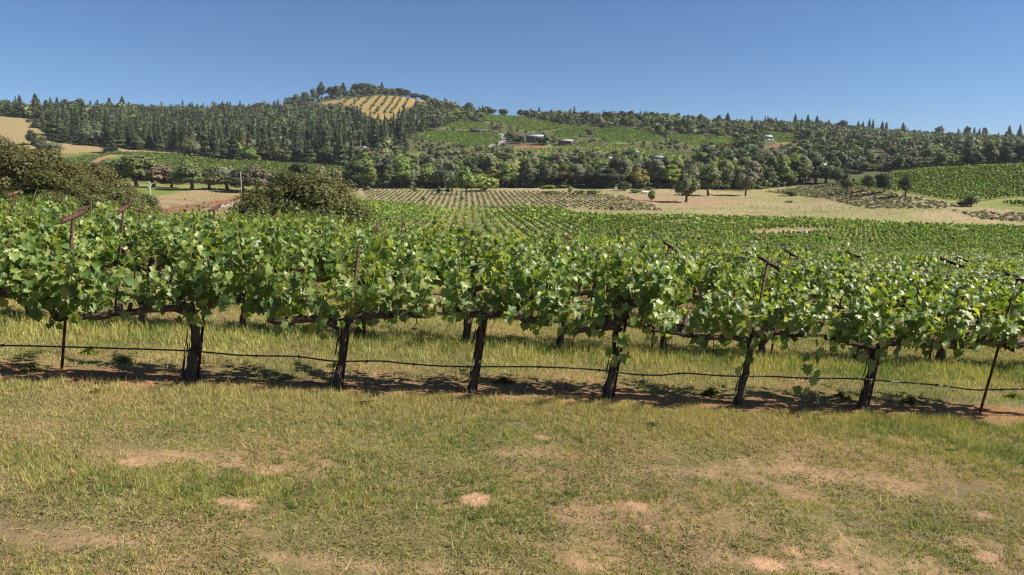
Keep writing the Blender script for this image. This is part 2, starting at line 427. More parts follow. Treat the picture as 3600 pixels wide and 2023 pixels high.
# ------------------------------------------------------------------ ground regions, outlined where they lie
POLY = dict(
    vineyard_left=[(120, 546), (330, 536), (500, 540), (620, 546), (780, 566), (960, 573), (1080, 581), (1255, 592), (1240, 612), (1180, 640), (1000, 655), (860, 662), (700, 655), (400, 640), (290, 605), (100, 600)],
    track=[(272, 600), (318, 574), (368, 549), (400, 545), (418, 547), (384, 557), (345, 578), (305, 600)],
    track_grass=[(418, 547), (470, 546), (420, 562), (370, 585), (305, 602), (345, 578), (384, 557)],
    rocks_clearing=[(690, 597), (730, 583), (800, 577), (815, 588), (760, 594), (700, 605)],
    tan_left=[(-1200, 400), (0, 408), (60, 411), (120, 425), (150, 460), (170, 492), (250, 506), (365, 516), (500, 530), (690, 541), (690, 548), (500, 541), (330, 537), (100, 547), (-1200, 560)],
    pole_field=[(400, 664), (860, 657), (930, 680), (900, 720), (700, 800), (300, 800), (300, 700)],
    pole_field_green=[(400, 664), (760, 659), (640, 675), (540, 692), (300, 700)],
    scree=[(480, 780), (520, 740), (650, 722), (780, 705), (870, 682), (885, 688), (800, 716), (690, 742), (640, 765), (600, 790)],
    road=[(585, 785), (640, 757), (720, 737), (800, 716), (870, 699), (905, 684), (912, 692), (880, 706), (805, 725), (730, 744), (665, 764), (640, 785)],
    valley_vines=[(1262, 704), (1330, 712), (1420, 722), (1560, 733), (1750, 736), (1950, 734), (2030, 757), (2110, 762), (2300, 766), (2560, 770), (2800, 776), (3000, 782), (3150, 792), (3400, 803), (3700, 806), (4400, 808), (4400, 930), (3000, 930), (1800, 850), (1000, 800)],
    stones_clearing=[(2270, 782), (2420, 780), (2440, 792), (2280, 794)],
    stones_clearing2=[(2630, 818), (2760, 808), (2900, 808), (2960, 820), (2850, 829), (2640, 832)],
    old_vines=[(1270, 668), (1700, 672), (2000, 676), (2180, 690), (2290, 722), (2330, 742), (2200, 742), (1950, 734), (1750, 736), (1560, 732), (1420, 722), (1290, 700)],
    dry_field=[(1230, 662), (1500, 664), (2000, 660), (2600, 672), (3000, 640), (3250, 690), (3380, 725), (3700, 742), (4400, 750), (4400, 806), (3400, 800), (3000, 780), (2560, 768), (2110, 760), (1950, 734), (1300, 700)],
    bare_rise=[(2160, 690), (2260, 682), (2450, 697), (2650, 706), (2600, 722), (2400, 728), (2250, 716)],
    brush=[(2690, 676), (2840, 655), (2930, 645), (3040, 665), (3200, 690), (3360, 722), (3330, 735), (3050, 735), (2900, 700)],
    brush2=[(3350, 742), (3480, 745), (3650, 755), (3650, 785), (3450, 772)],
    slope_vines=[(2868, 630), (2990, 612), (3200, 602), (3400, 594), (3640, 584), (4400, 578), (4400, 690), (3640, 692), (3480, 705), (3380, 708), (3250, 694), (3190, 680), (3090, 668), (2990, 650), (2880, 634)],
    slope_grass=[(3440, 722), (3500, 708), (3650, 694), (4400, 690), (4400, 760), (3640, 750)],
    slope_vines2=[(3500, 716), (3640, 712), (4400, 700), (4400, 735), (3640, 735)],
    hill_gold=[(1100, 368), (1180, 352), (1290, 341), (1330, 336), (1400, 340), (1470, 345), (1520, 352), (1470, 360), (1440, 380), (1400, 400), (1380, 425), (1300, 415), (1260, 380), (1180, 365), (1080, 372)],
    hill_v1=[(1440, 478), (1520, 463), (1700, 464), (1760, 478), (1762, 500), (1710, 516), (1630, 522), (1600, 505), (1500, 495)],
    hill_v2=[(1550, 450), (1620, 424), (1690, 436), (1756, 462), (1640, 458)],
    hill_v3=[(1690, 425), (1725, 400), (1850, 414), (1965, 440), (1985, 447), (1930, 462), (1850, 466), (1780, 440)],
    hill_v4=[(1940, 466), (1985, 447), (2080, 452), (2060, 480), (1980, 490)],
    hill_v5=[(2075, 455), (2240, 456), (2300, 470), (2345, 500), (2150, 505), (2075, 480)],
    hill_v6=[(2335, 470), (2450, 480), (2600, 492), (2590, 510), (2440, 515), (2345, 490)],
    hill_v7=[(1790, 520), (1900, 512), (2050, 506), (2170, 508), (2330, 528), (2480, 552), (2440, 566), (2300, 560), (2100, 535), (1900, 540), (1780, 535)],
    hill_v8=[(2672, 464), (2740, 470), (2815, 482), (2790, 500), (2740, 505), (2700, 480)],
    red_soil=[(1800, 516), (1880, 512), (1960, 514), (1920, 524), (1810, 526)],
    red_soil2=[(2692, 520), (2730, 505), (2790, 502), (2770, 515), (2700, 522)],
    meadow=[(1430, 538), (1500, 536), (1490, 552), (1440, 556)],
    meadow2=[(1790, 560), (1840, 556), (1840, 600), (1800, 595)],
    gold_right=[(2640, 566), (2740, 560), (2800, 562), (2780, 576), (2660, 580)],
    yard=[(1745, 470), (1790, 470), (1780, 505), (1700, 520), (1740, 500)],
)
C_STRAW = (0.30, 0.245, 0.14)
C_TAN = (0.26, 0.205, 0.105)
C_DRYGREEN = (0.20, 0.20, 0.07)
C_GREEN = (0.13, 0.175, 0.04)
C_SOIL = (0.22, 0.115, 0.065)
C_WOOD = (0.085, 0.085, 0.04)

def gcol(x, y, z):
    px, py = proj(x, y, z)
    c = np.tile(np.array(C_DRYGREEN), (len(x), 1))
    # the photographed outlines are only valid for ground in front of the camera
    front = (y > 15)
    wob = (fbm(x / 9, y / 9, 3, 11) - 0.5)
    jx = px + 22 * (fbm(x / 6 + 9, y / 6, 3, 21) - 0.5); jy = py + 9 * (fbm(x / 6, y / 6 + 4, 3, 22) - 0.5)
    def fill(key, col, y0=15, y1=5000):
        m = front & (y >= y0) & (y <= y1)
        k = np.where(m)[0]
        k = k[inpoly(jx[k], jy[k], POLY[key])]
        c[k] = col
    far = y > 400
    c[far] = C_WOOD
    d = np.clip((fbm(x / 25, y / 25, 3, 40) - 0.45) * 6, 0, 1)[:, None]
    fill('tan_left', C_TAN); fill('vineyard_left', (0.15, 0.15, 0.05)); fill('track_grass', C_GREEN); fill('track', (0.33, 0.18, 0.11)); fill('rocks_clearing', C_STRAW)
    fill('pole_field', (0.27, 0.20, 0.11), 100, 345); fill('pole_field_green', C_GREEN, 100, 345); fill('scree', (0.23, 0.115, 0.07), 100, 345); fill('road', (0.34, 0.31, 0.28), 100, 345)
    fill('dry_field', C_STRAW, 100, 440)
    k = front & (y > 100) & (y < 440) & inpoly(px, py, POLY['dry_field'])
    c[k] = c[k] * (1 - 0.8 * d[k]) + np.array((0.22, 0.215, 0.09)) * 0.8 * d[k]
    fill('bare_rise', (0.30, 0.21, 0.135), 200, 440); fill('old_vines', (0.25, 0.21, 0.12), 200, 440)
    fill('valley_vines', (0.25, 0.215, 0.10), 60, 420); fill('stones_clearing', (0.36, 0.25, 0.16), 60, 400); fill('stones_clearing2', (0.36, 0.25, 0.16), 60, 400)
    fill('brush', (0.25, 0.21, 0.115), 200, 450); fill('brush2', (0.24, 0.20, 0.13), 180, 450)
    fill('slope_vines', (0.19, 0.21, 0.065), 180, 450); fill('slope_grass', (0.17, 0.20, 0.055), 180, 450)
    fill('hill_gold', (0.275, 0.195, 0.08), 900)
    for k in ('hill_v1', 'hill_v2', 'hill_v3', 'hill_v4', 'hill_v5', 'hill_v6', 'hill_v7', 'hill_v8'): fill(k, (0.19, 0.235, 0.07), 500)
    fill('red_soil', (0.24, 0.12, 0.07), 500); fill('red_soil2', (0.22, 0.10, 0.065), 500); fill('meadow', C_GREEN, 400); fill('meadow2', (0.19, 0.20, 0.06), 400); fill('gold_right', C_STRAW, 400)
    fill('yard', (0.26, 0.25, 0.24), 500)
    # near ground
    nr = y <= 40
    n = fbm(x / 1.1, y / 1.1, 4, 50)[:, None]; n3 = fbm(x / 0.35, y / 0.35, 3, 60)[:, None]
    t = np.clip((n - 0.35) * 3, 0, 1)
    cn = (1 - t) * np.array((0.21, 0.135, 0.08)) + t * np.array((0.14, 0.12, 0.055))
    cn = cn * (0.75 + 0.5 * n3)
    sm = bare(x, y)[:, None]
    wn_ = worn(x, y)[:, None] * .8
    cn = cn * (1 - wn_) + np.array((0.30, 0.195, 0.125)) * (0.75 + 0.5 * n3) * wn_
    cn = cn * (1 - sm) + np.array((0.38, 0.23, 0.15)) * (0.85 + 0.3 * n3) * sm
    rs = rowsoil(x, y)[:, None]
    cn = cn * (1 - rs) + np.array((0.25, 0.125, 0.075)) * (0.7 + 0.6 * n3) * rs
    w = np.clip((40 - y) / 8, 0, 1)[:, None] * nr[:, None]
    return c * (1 - w) + cn * w

# rows of trellised vines: Y = D + 0.1 x
ROW_S, ROW_D, ROW_GAP, NROW = 0.10, 9.5, 3.0, 9
def rowdist(x, y):
    """signed distance in front of / behind the nearest row, and row number"""
    t = y - ROW_S * x - ROW_D
    r = np.clip(np.round(t / ROW_GAP), 0, NROW - 1)
    return t - r * ROW_GAP, r

BARE = [(1650, 1768, 170, 45), (1560, 1790, 80, 26), (1800, 1752, 110, 24), (780, 1765, 110, 14), (890, 1785, 60, 10), (2950, 1945, 210, 34), (2750, 1990, 220, 34), (3450, 1822, 80, 25),
        (2290, 1855, 65, 20), (1700, 2015, 80, 18), (2230, 1770, 60, 18), (1150, 1635, 50, 12), (430, 1625, 70, 10), (1910, 1540, 60, 10), (3480, 1960, 190, 30), (600, 2012, 70, 12), (1130, 2005, 80, 14)]
WORN = [(2950, 1690, 800, 55), (2700, 1985, 1100, 70), (3400, 1930, 500, 60), (250, 1890, 420, 45), (500, 1600, 500, 40), (1750, 1770, 420, 60), (1200, 1990, 700, 45), (1900, 1600, 300, 30), (900, 1640, 400, 25), (3200, 1560, 260, 18)]
BAREW = []
for (bx, by, bw, bh) in BARE:
    p0 = hit(bx, by); p1 = hit(bx + bw, by); p2 = hit(bx, by - bh)
    BAREW.append((p0.x, p0.y, max(0.05, p1.x - p0.x), max(0.08, p2.y - p0.y)))
def bare(x, y):
    s = np.zeros(len(x))
    w = fbm(x / 0.28 + 3, y / 0.28, 3, 70) - 0.5
    for (cx, cyy, a, b) in BAREW:
        d = np.hypot((x - cx) / a, (y - cyy) / b)
        s = np.maximum(s, np.clip((0.85 - d + 3.0 * w) * 1.3, 0, 1))
    return np.where(y < 9.5, s, 0)
WORNW = []
for (bx, by, bw, bh) in WORN:
    p0 = hit(bx, by); p1 = hit(bx + bw, by); p2 = hit(bx, by - bh)
    WORNW.append((p0.x, p0.y, p1.x - p0.x, p2.y - p0.y))
def worn(x, y):
    """wheel-worn ground, 0..1"""
    s = np.zeros(len(x)); w = fbm(x / 0.55 + 7, y / 0.3, 4, 71) - 0.5
    for (cx, cyy, a, b) in WORNW:
        s = np.maximum(s, np.clip(0.75 - np.hypot((x - cx) / a, (y - cyy) / b) + 3.0 * w, 0, 0.75))
    return np.where(y < 9.2, s, 0)
def rowsoil(x, y):
    d, r = rowdist(x, y); d = d + np.where(r > 0, 9.0, 0)
    w = fbm(x / 0.5 + 13, y / 0.5, 3, 80) - 0.5
    return np.where((y > 5) & (y < 40), np.clip((0.42 - np.abs(d + 0.05) + 0.75 * w) * 5, 0, 1), 0)

# ------------------------------------------------------------------ the ground sheet
azs = np.concatenate([np.linspace(-math.pi, -0.78, 60, endpoint=False), np.linspace(-0.78, 0.78, 460), np.linspace(0.78, math.pi, 61)[1:]])
rs = np.concatenate([[0.4, 0.8, 1.4, 2.0, 2.6], np.exp(np.linspace(math.log(3.2), math.log(1700), 420)), np.exp(np.linspace(math.log(1750), math.log(2900), 12))])
AZ, RR = np.meshgrid(azs, rs)
gx, gy = (RR * np.sin(AZ)).ravel(), (RR * np.cos(AZ)).ravel()
gz = H(gx, gy)
na, nr_ = len(azs), len(rs)
ii = np.arange(nr_ - 1)[:, None] * na; jj = np.arange(na - 1)[None]
Q = np.stack([ii + jj, ii + jj + 1, ii + na + jj + 1, ii + na + jj], -1).reshape(-1, 4)[:, ::-1]
GV = np.stack([gx, gy, gz], 1)
gme = mesh('ground', GV, Q, True, gcol=('POINT', gcol(gx, gy, gz)))
tag(link('ground', gme, M_GROUND), kind='structure')
print('ground done')

# ------------------------------------------------------------------ leaf shapes
def leaf_mesh(seed):
    g = np.random.default_rng(seed)
    half = [(0.10, -0.10), (0.36, -0.12), (0.47, 0.10), (0.36, 0.20), (0.60, 0.40), (0.40, 0.52), (0.36, 0.72), (0.17, 0.70)]
    half = [(a * (1 + 0.16 * (g.random() - .5)), b + 0.07 * (g.random() - .5)) for a, b in half]
    o = [(0, 0.03)] + half + [(0, 1.0)] + [(-a * (1 + .1 * (g.random() - .5)), b) for a, b in half[::-1]]
    o = np.array(o)
    cup, droop = 0.22 + 0.3 * g.random(), 0.10 + 0.35 * g.random()
    tw = 0.5 * (g.random() - .5)
    V = np.zeros((len(o) + 2, 3))
    V[:len(o), :2] = o
    V[-2, :2] = (0.02, 0.28); V[-1, :2] = (0.0, 0.62)
    V[:, 2] = cup * np.abs(V[:, 0]) - droop * V[:, 1] ** 2 + tw * V[:, 0] * V[:, 1]
    V[:len(o), 2] += 0.07 * (g.random(len(o)) - .5)
    n = len(o); a, b = n, n + 1
    tip = 9
    T = []
    for k in range(n):
        k2 = (k + 1) % n
        hub = b if 6 <= k <= 11 else a
        T.append((hub, k2, k) if True else None)
    T += [(a, b, 6), (a, 12, b)]
    return V, np.array(T)[:, ::-1]

LEAVES = [leaf_mesh(s) for s in range(10)]

def frame(n, t):
    """rotation matrices: leaf tip direction t, blade normal n (arrays (k,3))"""
    n = n / (np.linalg.norm(n, axis=1)[:, None] + 1e-9)
    t = t - n * (t * n).sum(1)[:, None]
    t = t / (np.linalg.norm(t, axis=1)[:, None] + 1e-9)
    x = np.cross(t, n)
    return np.stack([x, t, n], 2)          # columns

def join_leaves(P, M, S, g, shapes):
    """one big array of leaves: verts, tris, per-vertex rnd"""
    k = g.integers(0, len(shapes), len(P))
    Vs, Fs, Rn, off = [], [], [], 0
    for j, (V, T) in enumerate(shapes):
        q = np.where(k == j)[0]
        if not len(q): continue
        W = np.einsum('kij,vj->kvi', M[q], V) * S[q][:, None, None] + P[q][:, None]
        Vs.append(W.reshape(-1, 3))
        Fs.append((T[None] + (np.arange(len(q)) * len(V))[:, None, None]).reshape(-1, 3) + off)
        Rn.append(np.repeat(g.random(len(q)), len(V)))
        off += W.shape[0] * W.shape[1]
    return np.vstack(Vs), np.vstack(Fs), np.concatenate(Rn)

# ------------------------------------------------------------------ one trellised vine
LEAN = 0.15                      # the whole trellis leans downhill
def canopy(g, arms, nshoot, length=(0.65, 1.15), hcap=2.2):
    """shoots and leaves of one vine in its own frame: x along the row, -y to the camera, z up.
       arms: list of polylines (cordons). returns shoot polylines, leaf positions, frames, sizes"""
    lens = np.array([np.linalg.norm(np.diff(a, axis=0), axis=1).sum() for a in arms])
    shoots, P, N, T, S = [], [], [], [], []
    for i in range(nshoot):
        a = arms[g.choice(len(arms), p=lens / lens.sum())]
        t = g.random() ** 0.9 * (len(a) - 1); k = min(int(t), len(a) - 2)
        p = a[k] + (a[k + 1] - a[k]) * (t - k) + np.array([0, 0, 0.06])
        out = g.choice([-1, 1]) * (0.15 + 0.75 * g.random())
        if g.random() < 0.14: out *= 1.7
        d = np.array([g.normal(0, 0.33), out, 1.0 + 0.2 * g.random()])
        d /= np.linalg.norm(d)
        L = g.uniform(*length)
        bend = g.uniform(-0.01, 0.06); side = np.sign(out)
        whip = g.random() < 0.13
        if whip: L *= 1.35; d = np.array([g.normal(0, .25), out * .35, 1.0]); d /= np.linalg.norm(d); bend = 0.005
        n = int(L / 0.072) + 1
        pts = [p.copy()]
        for j in range(n):
            d = d + np.array([g.normal(0, 0.09), side * bend * 0.7 + g.normal(0, 0.06), -bend * (0.55 + 1.1 * (p[2] > hcap - 0.35))])
            d /= np.linalg.norm(d)
            p = p + d * 0.072
            pts.append(p.copy())
            f = j / n
            if j >= 1 or g.random() < 0.5:
                for rep in range(2 if g.random() < 0.42 else 1):
                    sd = (1 if j % 2 else -1) * (1 if rep == 0 else -1)
                    pd = np.cross(d, np.array([0.2, side * 1.0, 0.1])); pd = sd * pd / (np.linalg.norm(pd) + 1e-6) + np.array([0, side * 0.7, -0.05]) + g.normal(0, 0.3, 3)
                    pd /= np.linalg.norm(pd)
                    lp = p + pd * (0.05 + 0.05 * g.random())
                    P.append(lp)
                    N.append(np.array([0.12, side * 0.55, 0.75]) + g.normal(0, 0.42, 3))
                    T.append(pd * 0.7 + np.array([0, side * 0.25, -0.7]) + g.normal(0, 0.3, 3))
                    S.append((0.140 - 0.085 * max(0, f - 0.45) / 0.55) * g.uniform(0.62, 1.18) * (0.72 if rep else 1) * (0.5 if whip and f > .6 else 1))
        shoots.append(np.array(pts))
    P, N, T, S = np.array(P), np.array(N), np.array(T), np.array(S)
    return shoots, P, frame(N, T), S

def shear(P):
    P = np.array(P, float); P[..., 0] = P[..., 0] + LEAN * np.clip(P[..., 2], 0, None)
    return P

def trunk_shape(mb, h, r, g, bend=0.0):
    z = np.linspace(-0.06, h, 11)
    P = np.stack([bend * np.sin(z / h * 3.0) + 0.012 * g.normal(size=11), 0.015 * g.normal(size=11), z], 1)
    rad = r * (1.0 + 0.55 * np.exp(-z / 0.10) + 0.22 * np.exp(-((z - h) / 0.12) ** 2) + 0.12 * (g.random(11) - .5))
    mb.tube(shear(P), rad, 10, 0.30, int(g.integers(1e6)))
    # strips of loose bark
    for k in range(9):
        a = g.random() * 6.28; z0 = g.uniform(0.0, h - 0.35); ln = g.uniform(0.15, 0.4)
        zz = np.linspace(z0, z0 + ln, 4)
        rr = r * 1.08 + 0.5 * r * np.exp(-zz / 0.1) + 0.012 * g.random()
        S = np.stack([rr * np.cos(a) + 0.02 * (g.random() - .5), rr * np.sin(a) + 0 * zz, zz], 1)
        S[0] += np.array([math.cos(a), math.sin(a), 0]) * 0.02 * g.random()
        mb.tube(shear(S), [0.004, 0.008, 0.008, 0.004], 4)

def spurs(mb, arms, g, n):
    for i in range(n):
        a = arms[g.integers(len(arms))]
        t = g.random() * (len(a) - 1); k = min(int(t), len(a) - 2)
        p = a[k] + (a[k + 1] - a[k]) * (t - k)
        d = np.array([g.normal(0, .3), g.normal(0, .25), 1.0])
        L = g.uniform(0.08, 0.24)
        S = np.array([p, p + d * L * 0.5 + g.normal(0, .012, 3), p + d * L])
        mb.tube(shear(S), [0.034, 0.030, 0.024], 6, 0.4, int(g.integers(1e6)))

ROW_DIR = math.atan(ROW_S)
def row_pt(r, x):
    y = ROW_D + ROW_GAP * r + ROW_S * x
    return Vector((x, y, hz(x, y) ))

def on_row(px, r=0, off=0.0):
    """x of the row plane seen at photo column px (near the trunk foot)"""
    D = ROW_D + ROW_GAP * r + off
    s = ray(px, 1380 if r == 0 else 1230)[0]
    return s * D / (1 - ROW_S * s)

def row_local(px, py, root, off=0.0):
    """photo pixel on the plane of the front row -> the vine's own frame (before leaning)"""
    sx, sz = ray(px, py)
    D = ROW_D + off
    Y = D / (1 - ROW_S * sx)
    w = Vector((sx * Y, Y, CZ + sz * Y)) - root
    c, s = math.cos(ROW_DIR), math.sin(ROW_DIR)
    lx, ly, lz = c * w.x + s * w.y, -s * w.x + c * w.y, w.z
    return np.array([lx - LEAN * max(lz, 0), ly, lz])

# front row: (foot column, head row, arms as photo pixels, trunk radius, label)
FRONT = [
    (-330, 1095, [[(-310, 1080), (-200, 1060), (-60, 1040), (60, 1035)], [(-340, 1080), (-500, 1080), (-700, 1080)]], 0.06, 'vine at the left picture edge, only its leafy arm in view'),
    (665, 1105, [[(690, 1125), (610, 1083), (450, 1097), (300, 1112), (205, 1117), (185, 1088), (130, 1062), (85, 1030)], [(715, 1092), (770, 1042), (830, 1052), (920, 1060)]], 0.068, 'thick gnarled vine with a long bare arm reaching left to the rusty post'),
    (1180, 1140, [[(1190, 1150), (1110, 1117), (1010, 1130), (950, 1128), (940, 1085)], [(1195, 1140), (1290, 1108), (1400, 1110), (1505, 1108)]], 0.055, 'upright vine whose crown bulges low over its trunk, second trunk from the left'),
    (1655, 1105, [[(1690, 1110), (1620, 1100), (1560, 1105)], [(1700, 1108), (1790, 1100), (1860, 1128), (1930, 1140)]], 0.056, 'vine with a straight striped trunk standing in the middle of the front row'),
    (2130, 1140, [[(2165, 1150), (2100, 1148), (2040, 1165), (1975, 1165)], [(2185, 1130), (2200, 1080), (2250, 1070), (2330, 1085)]], 0.055, 'vine with single large leaves sprouting on its trunk beside a low cross arm'),
    (2590, 1180, [[(2625, 1188), (2540, 1186), (2430, 1180), (2330, 1160), (2275, 1150), (2262, 1110)], [(2640, 1185), (2720, 1170), (2830, 1180)]], 0.060, 'vine with a straight spurred arm reaching left and green shoots on its trunk'),
    (3030, 1215, [[(3070, 1225), (2990, 1205), (2900, 1190)], [(3080, 1220), (3180, 1205), (3300, 1215), (3420, 1220)]], 0.052, 'dark vine beside a hanging leafy shoot, next to the thin leaning stake'),
    (3650, 1205, [[(3600, 1210), (3520, 1200), (3440, 1205)], [(3620, 1205), (3800, 1210)]], 0.055, 'dark vine cut off by the right picture edge'),
]
N_LEAF_PART = 210
leaf_me = []
for j, (V, T) in enumerate(LEAVES):
    me = mesh('leaf', V, T, True)
    me.materials.append(M_LEAF); leaf_me.append(me)

for vi, (fx, hy, armpx, tr, label) in enumerate(FRONT):
    g = np.random.default_rng(100 + vi)
    x = on_row(fx)
    root = row_pt(0, x)
    v = empty('grapevine', root, ROW_DIR)
    tag(v, label, 'grapevine', 'grapevines of the front row')
    arms = []
    for ap in armpx:
        pts = np.array([row_local(px_, py_, root) for px_, py_ in ap])
        pts = smooth_path(pts, max(6, len(ap) * 4))
        pts[:, 1] += 0.02 * np.sin(np.linspace(0, 7, len(pts)) + vi)
        arms.append(pts)
    h = float(arms[0][0][2])
    mb = MB(); trunk_shape(mb, h, tr * 0.82, g, 0.03); mb.build('trunk', M_BARK, v)
    for a in arms:
        mb = MB()
        k = len(a)
        a2 = a + g.normal(0, 0.008, a.shape)
        mb.tube(shear(a2), np.linspace(0.052, 0.034, k) * (1 + 0.25 * (g.random(k) - .5)), 8, 0.28, int(g.integers(1e6)))
        spurs(mb, [a], g, max(4, int(k * 0.42)))
        for q in range(2):
            b = a[g.integers(2, k - 1)]
            ln = g.uniform(0.08, 0.26)
            S = np.array([b, b + [0.02, -0.02, -ln * .5], b + [g.normal(0, .05), -0.02, -ln]])
            mb.tube(shear(S), [0.008, 0.006, 0.002], 4)
        mb.build('cordon', M_CORDON, v)
    span = sum(np.abs(a[-1][0] - a[0][0]) for a in arms)
    shoots, P, M, S = canopy(g, arms, int(25 * span / 1.6), (0.7, 1.25) if vi < 2 else (0.62, 1.15), 2.05 if vi < 2 else 1.95)
    # a fringe of leaves hanging along the cordon
    nf = int(45 * span)
    aa = np.vstack(arms)[g.integers(0, sum(len(a) for a in arms), nf)]
    Pf = aa + np.stack([g.normal(0, .10, nf), g.normal(0, .20, nf), g.uniform(-0.08, 0.30, nf)], 1)
    side = np.sign(Pf[:, 1:2] + 1e-6)
    Nf = np.concatenate([g.normal(0.1, .4, (nf, 1)), side * 0.8 + g.normal(0, .3, (nf, 1)), g.normal(0.4, .3, (nf, 1))], 1)
    Tf = np.stack([g.normal(0, .5, nf), 0.3 * side[:, 0], -np.ones(nf)], 1)
    P = np.vstack([P, Pf]); M = np.concatenate([M, frame(Nf, Tf)]); S = np.concatenate([S, g.uniform(0.07, 0.14, nf)])
    P = shear(P)
    # extra sprouts on the trunk (as seen on three of the vines)
    ex = {4: [(2175, 1180, .21), (2150, 1260, .16), (2200, 1245, .17), (2140, 1225, .13)], 5: [(2615, 1225, .14), (2590, 1295, .11), (2640, 1260, .12)],
          6: [(3050, 1270, .2), (3030, 1240, .16), (3090, 1230, .16), (2840, 1285, .15), (2860, 1300, .14), (2850, 1330, .14), (2800, 1360, .12), (2835, 1365, .12), (2870, 1400, .11), (2865, 1260, .13), (2830, 1245, .13), (2880, 1230, .13)]}.get(vi, [])
    if ex:
        E = np.array([shear(row_local(a_, b_, root, -0.12)) for a_, b_, _ in ex])
        g2 = np.random.default_rng(900 + vi)
        ME = frame(np.tile([0.1, -1.0, 0.35], (len(ex), 1)) + g2.normal(0, .35, (len(ex), 3)), np.tile([0, -0.1, -1.0], (len(ex), 1)) + g2.normal(0, .35, (len(ex), 3)))
        P = np.vstack([E, P]); M = np.concatenate([ME, M]); S = np.concatenate([[s_ for *_, s_ in ex], S])
        if vi == 6:
            mb = MB(); mb.tube(smooth_path(np.array([shear(row_local(a_, b_, root, -0.10)) for a_, b_ in [(2900, 1200), (2862, 1260), (2850, 1330), (2845, 1400)]]), 10), np.linspace(.006, .003, 10), 5)
            mb.build('hanging_shoot', M_SHOOT, v, True)
    mb = MB()
    for s_ in shoots:
        mb.tube(shear(s_), np.linspace(0.0055, 0.0022, len(s_)), 4, cap=False)
    mb.build('shoots', M_SHOOT, v, True)['kind'] = 'stuff'
    # the leaves nearest the camera are single parts, the rest one mass
    order = np.argsort(P[:, 1] - 0.25 * P[:, 2] - 2.0 * S + (np.arange(len(P)) < len(ex)) * -5)
    c, s_ = math.cos(ROW_DIR), math.sin(ROW_DIR)
    for q in order[:N_LEAF_PART]:
        o = bpy.data.objects.new('leaf', leaf_me[int(g.integers(len(leaf_me)))])
        COL.objects.link(o)
        o.parent = v
        o.matrix_local = Matrix.Translation(P[q]) @ Matrix(M[q].tolist()).to_4x4() @ Matrix.Scale(float(S[q]), 4)
    rest = order[N_LEAF_PART:]
    if len(rest):
        V, T, Rn = join_leaves(P[rest], M[rest], S[rest], g, LEAVES)
        o = link('foliage', mesh('foliage', V, T, True, rnd=('POINT', Rn)), M_LEAF, v)
        o['kind'] = 'stuff'
print('front row done')

# rows behind: five grown shapes, copied
VAR = []
for k in range(6):
    g = np.random.default_rng(300 + k)
    hh = g.uniform(0.85, 0.98)
    def arm(sg):
        n = 10; t = np.linspace(0, 1, n)
        return np.stack([sg * (0.03 + 0.86 * t), 0.03 * np.sin(5 * t + k), hh + 0.10 * np.sin(t * 2.5) + g.normal(0, .012, n)], 1)
    arms = [arm(1), arm(-1)]
    mb = MB(); trunk_shape(mb, hh, g.uniform(0.045, 0.06), g, g.uniform(-.03, .03)); tm = mb.mesh('trunk'); tm.materials.append(M_BARK)
    mb = MB()
    for a in arms: mb.tube(shear(a), np.linspace(0.048, 0.032, len(a)), 7, 0.3, k)
    spurs(mb, arms, g, 11)
    cm = mb.mesh('cordon'); cm.materials.append(M_CORDON)
    shoots, P, M, S = canopy(g, arms, 27, (0.52, 0.98), 1.82)
    V, T, Rn = join_leaves(shear(P), M, S, g, LEAVES)
    fm = mesh('foliage', V, T, True, rnd=('POINT', Rn)); fm.materials.append(M_LEAF)
    mb = MB()
    for s_ in shoots: mb.tube(shear(s_), np.linspace(0.0055, 0.0022, len(s_)), 4, cap=False)
    sm_ = mb.mesh('shoots', True); sm_.materials.append(M_SHOOT)
    VAR.append((tm, cm, fm, sm_))

ROWNAME = ['front', 'second', 'third', 'fourth', 'fifth', 'sixth', 'seventh', 'eighth', 'last']
SP = 1.75
POSTS = []
nv = 0
for r in range(1, NROW):
    g = np.random.default_rng(400 + r)
    ph = on_row(2330, 1) if r == 1 else g.uniform(0, SP)
    D = ROW_D + ROW_GAP * r
    lo, hi = -0.78 * D - 1.0, 0.80 * D + 2.0
    n0 = math.ceil((lo - ph) / SP)
    x = ph + n0 * SP
    while x < hi:
        xx = x + g.normal(0, 0.08)
        p = row_pt(r, xx)
        v = empty('grapevine', p, ROW_DIR + (math.pi if g.random() < -1 else 0))
        tag(v, f'leafy trellised grapevine in the {ROWNAME[r]} row back from the camera', 'grapevine', f'grapevines of the {ROWNAME[r]} trellised row')
        tm, cm, fm, sm_ = VAR[int(g.integers(len(VAR)))]
        link('trunk', tm, None, v); link('cordon', cm, None, v)
        f_ = link('foliage', fm, None, v); f_['kind'] = 'stuff'
        s_ = link('shoots', sm_, None, v); s_['kind'] = 'stuff'
        sc_ = g.uniform(0.92, 1.10)
        for q in (f_, s_): q.scale = (1, g.uniform(0.9, 1.15), sc_)
        x += SP; nv += 1
print('vines', nv)

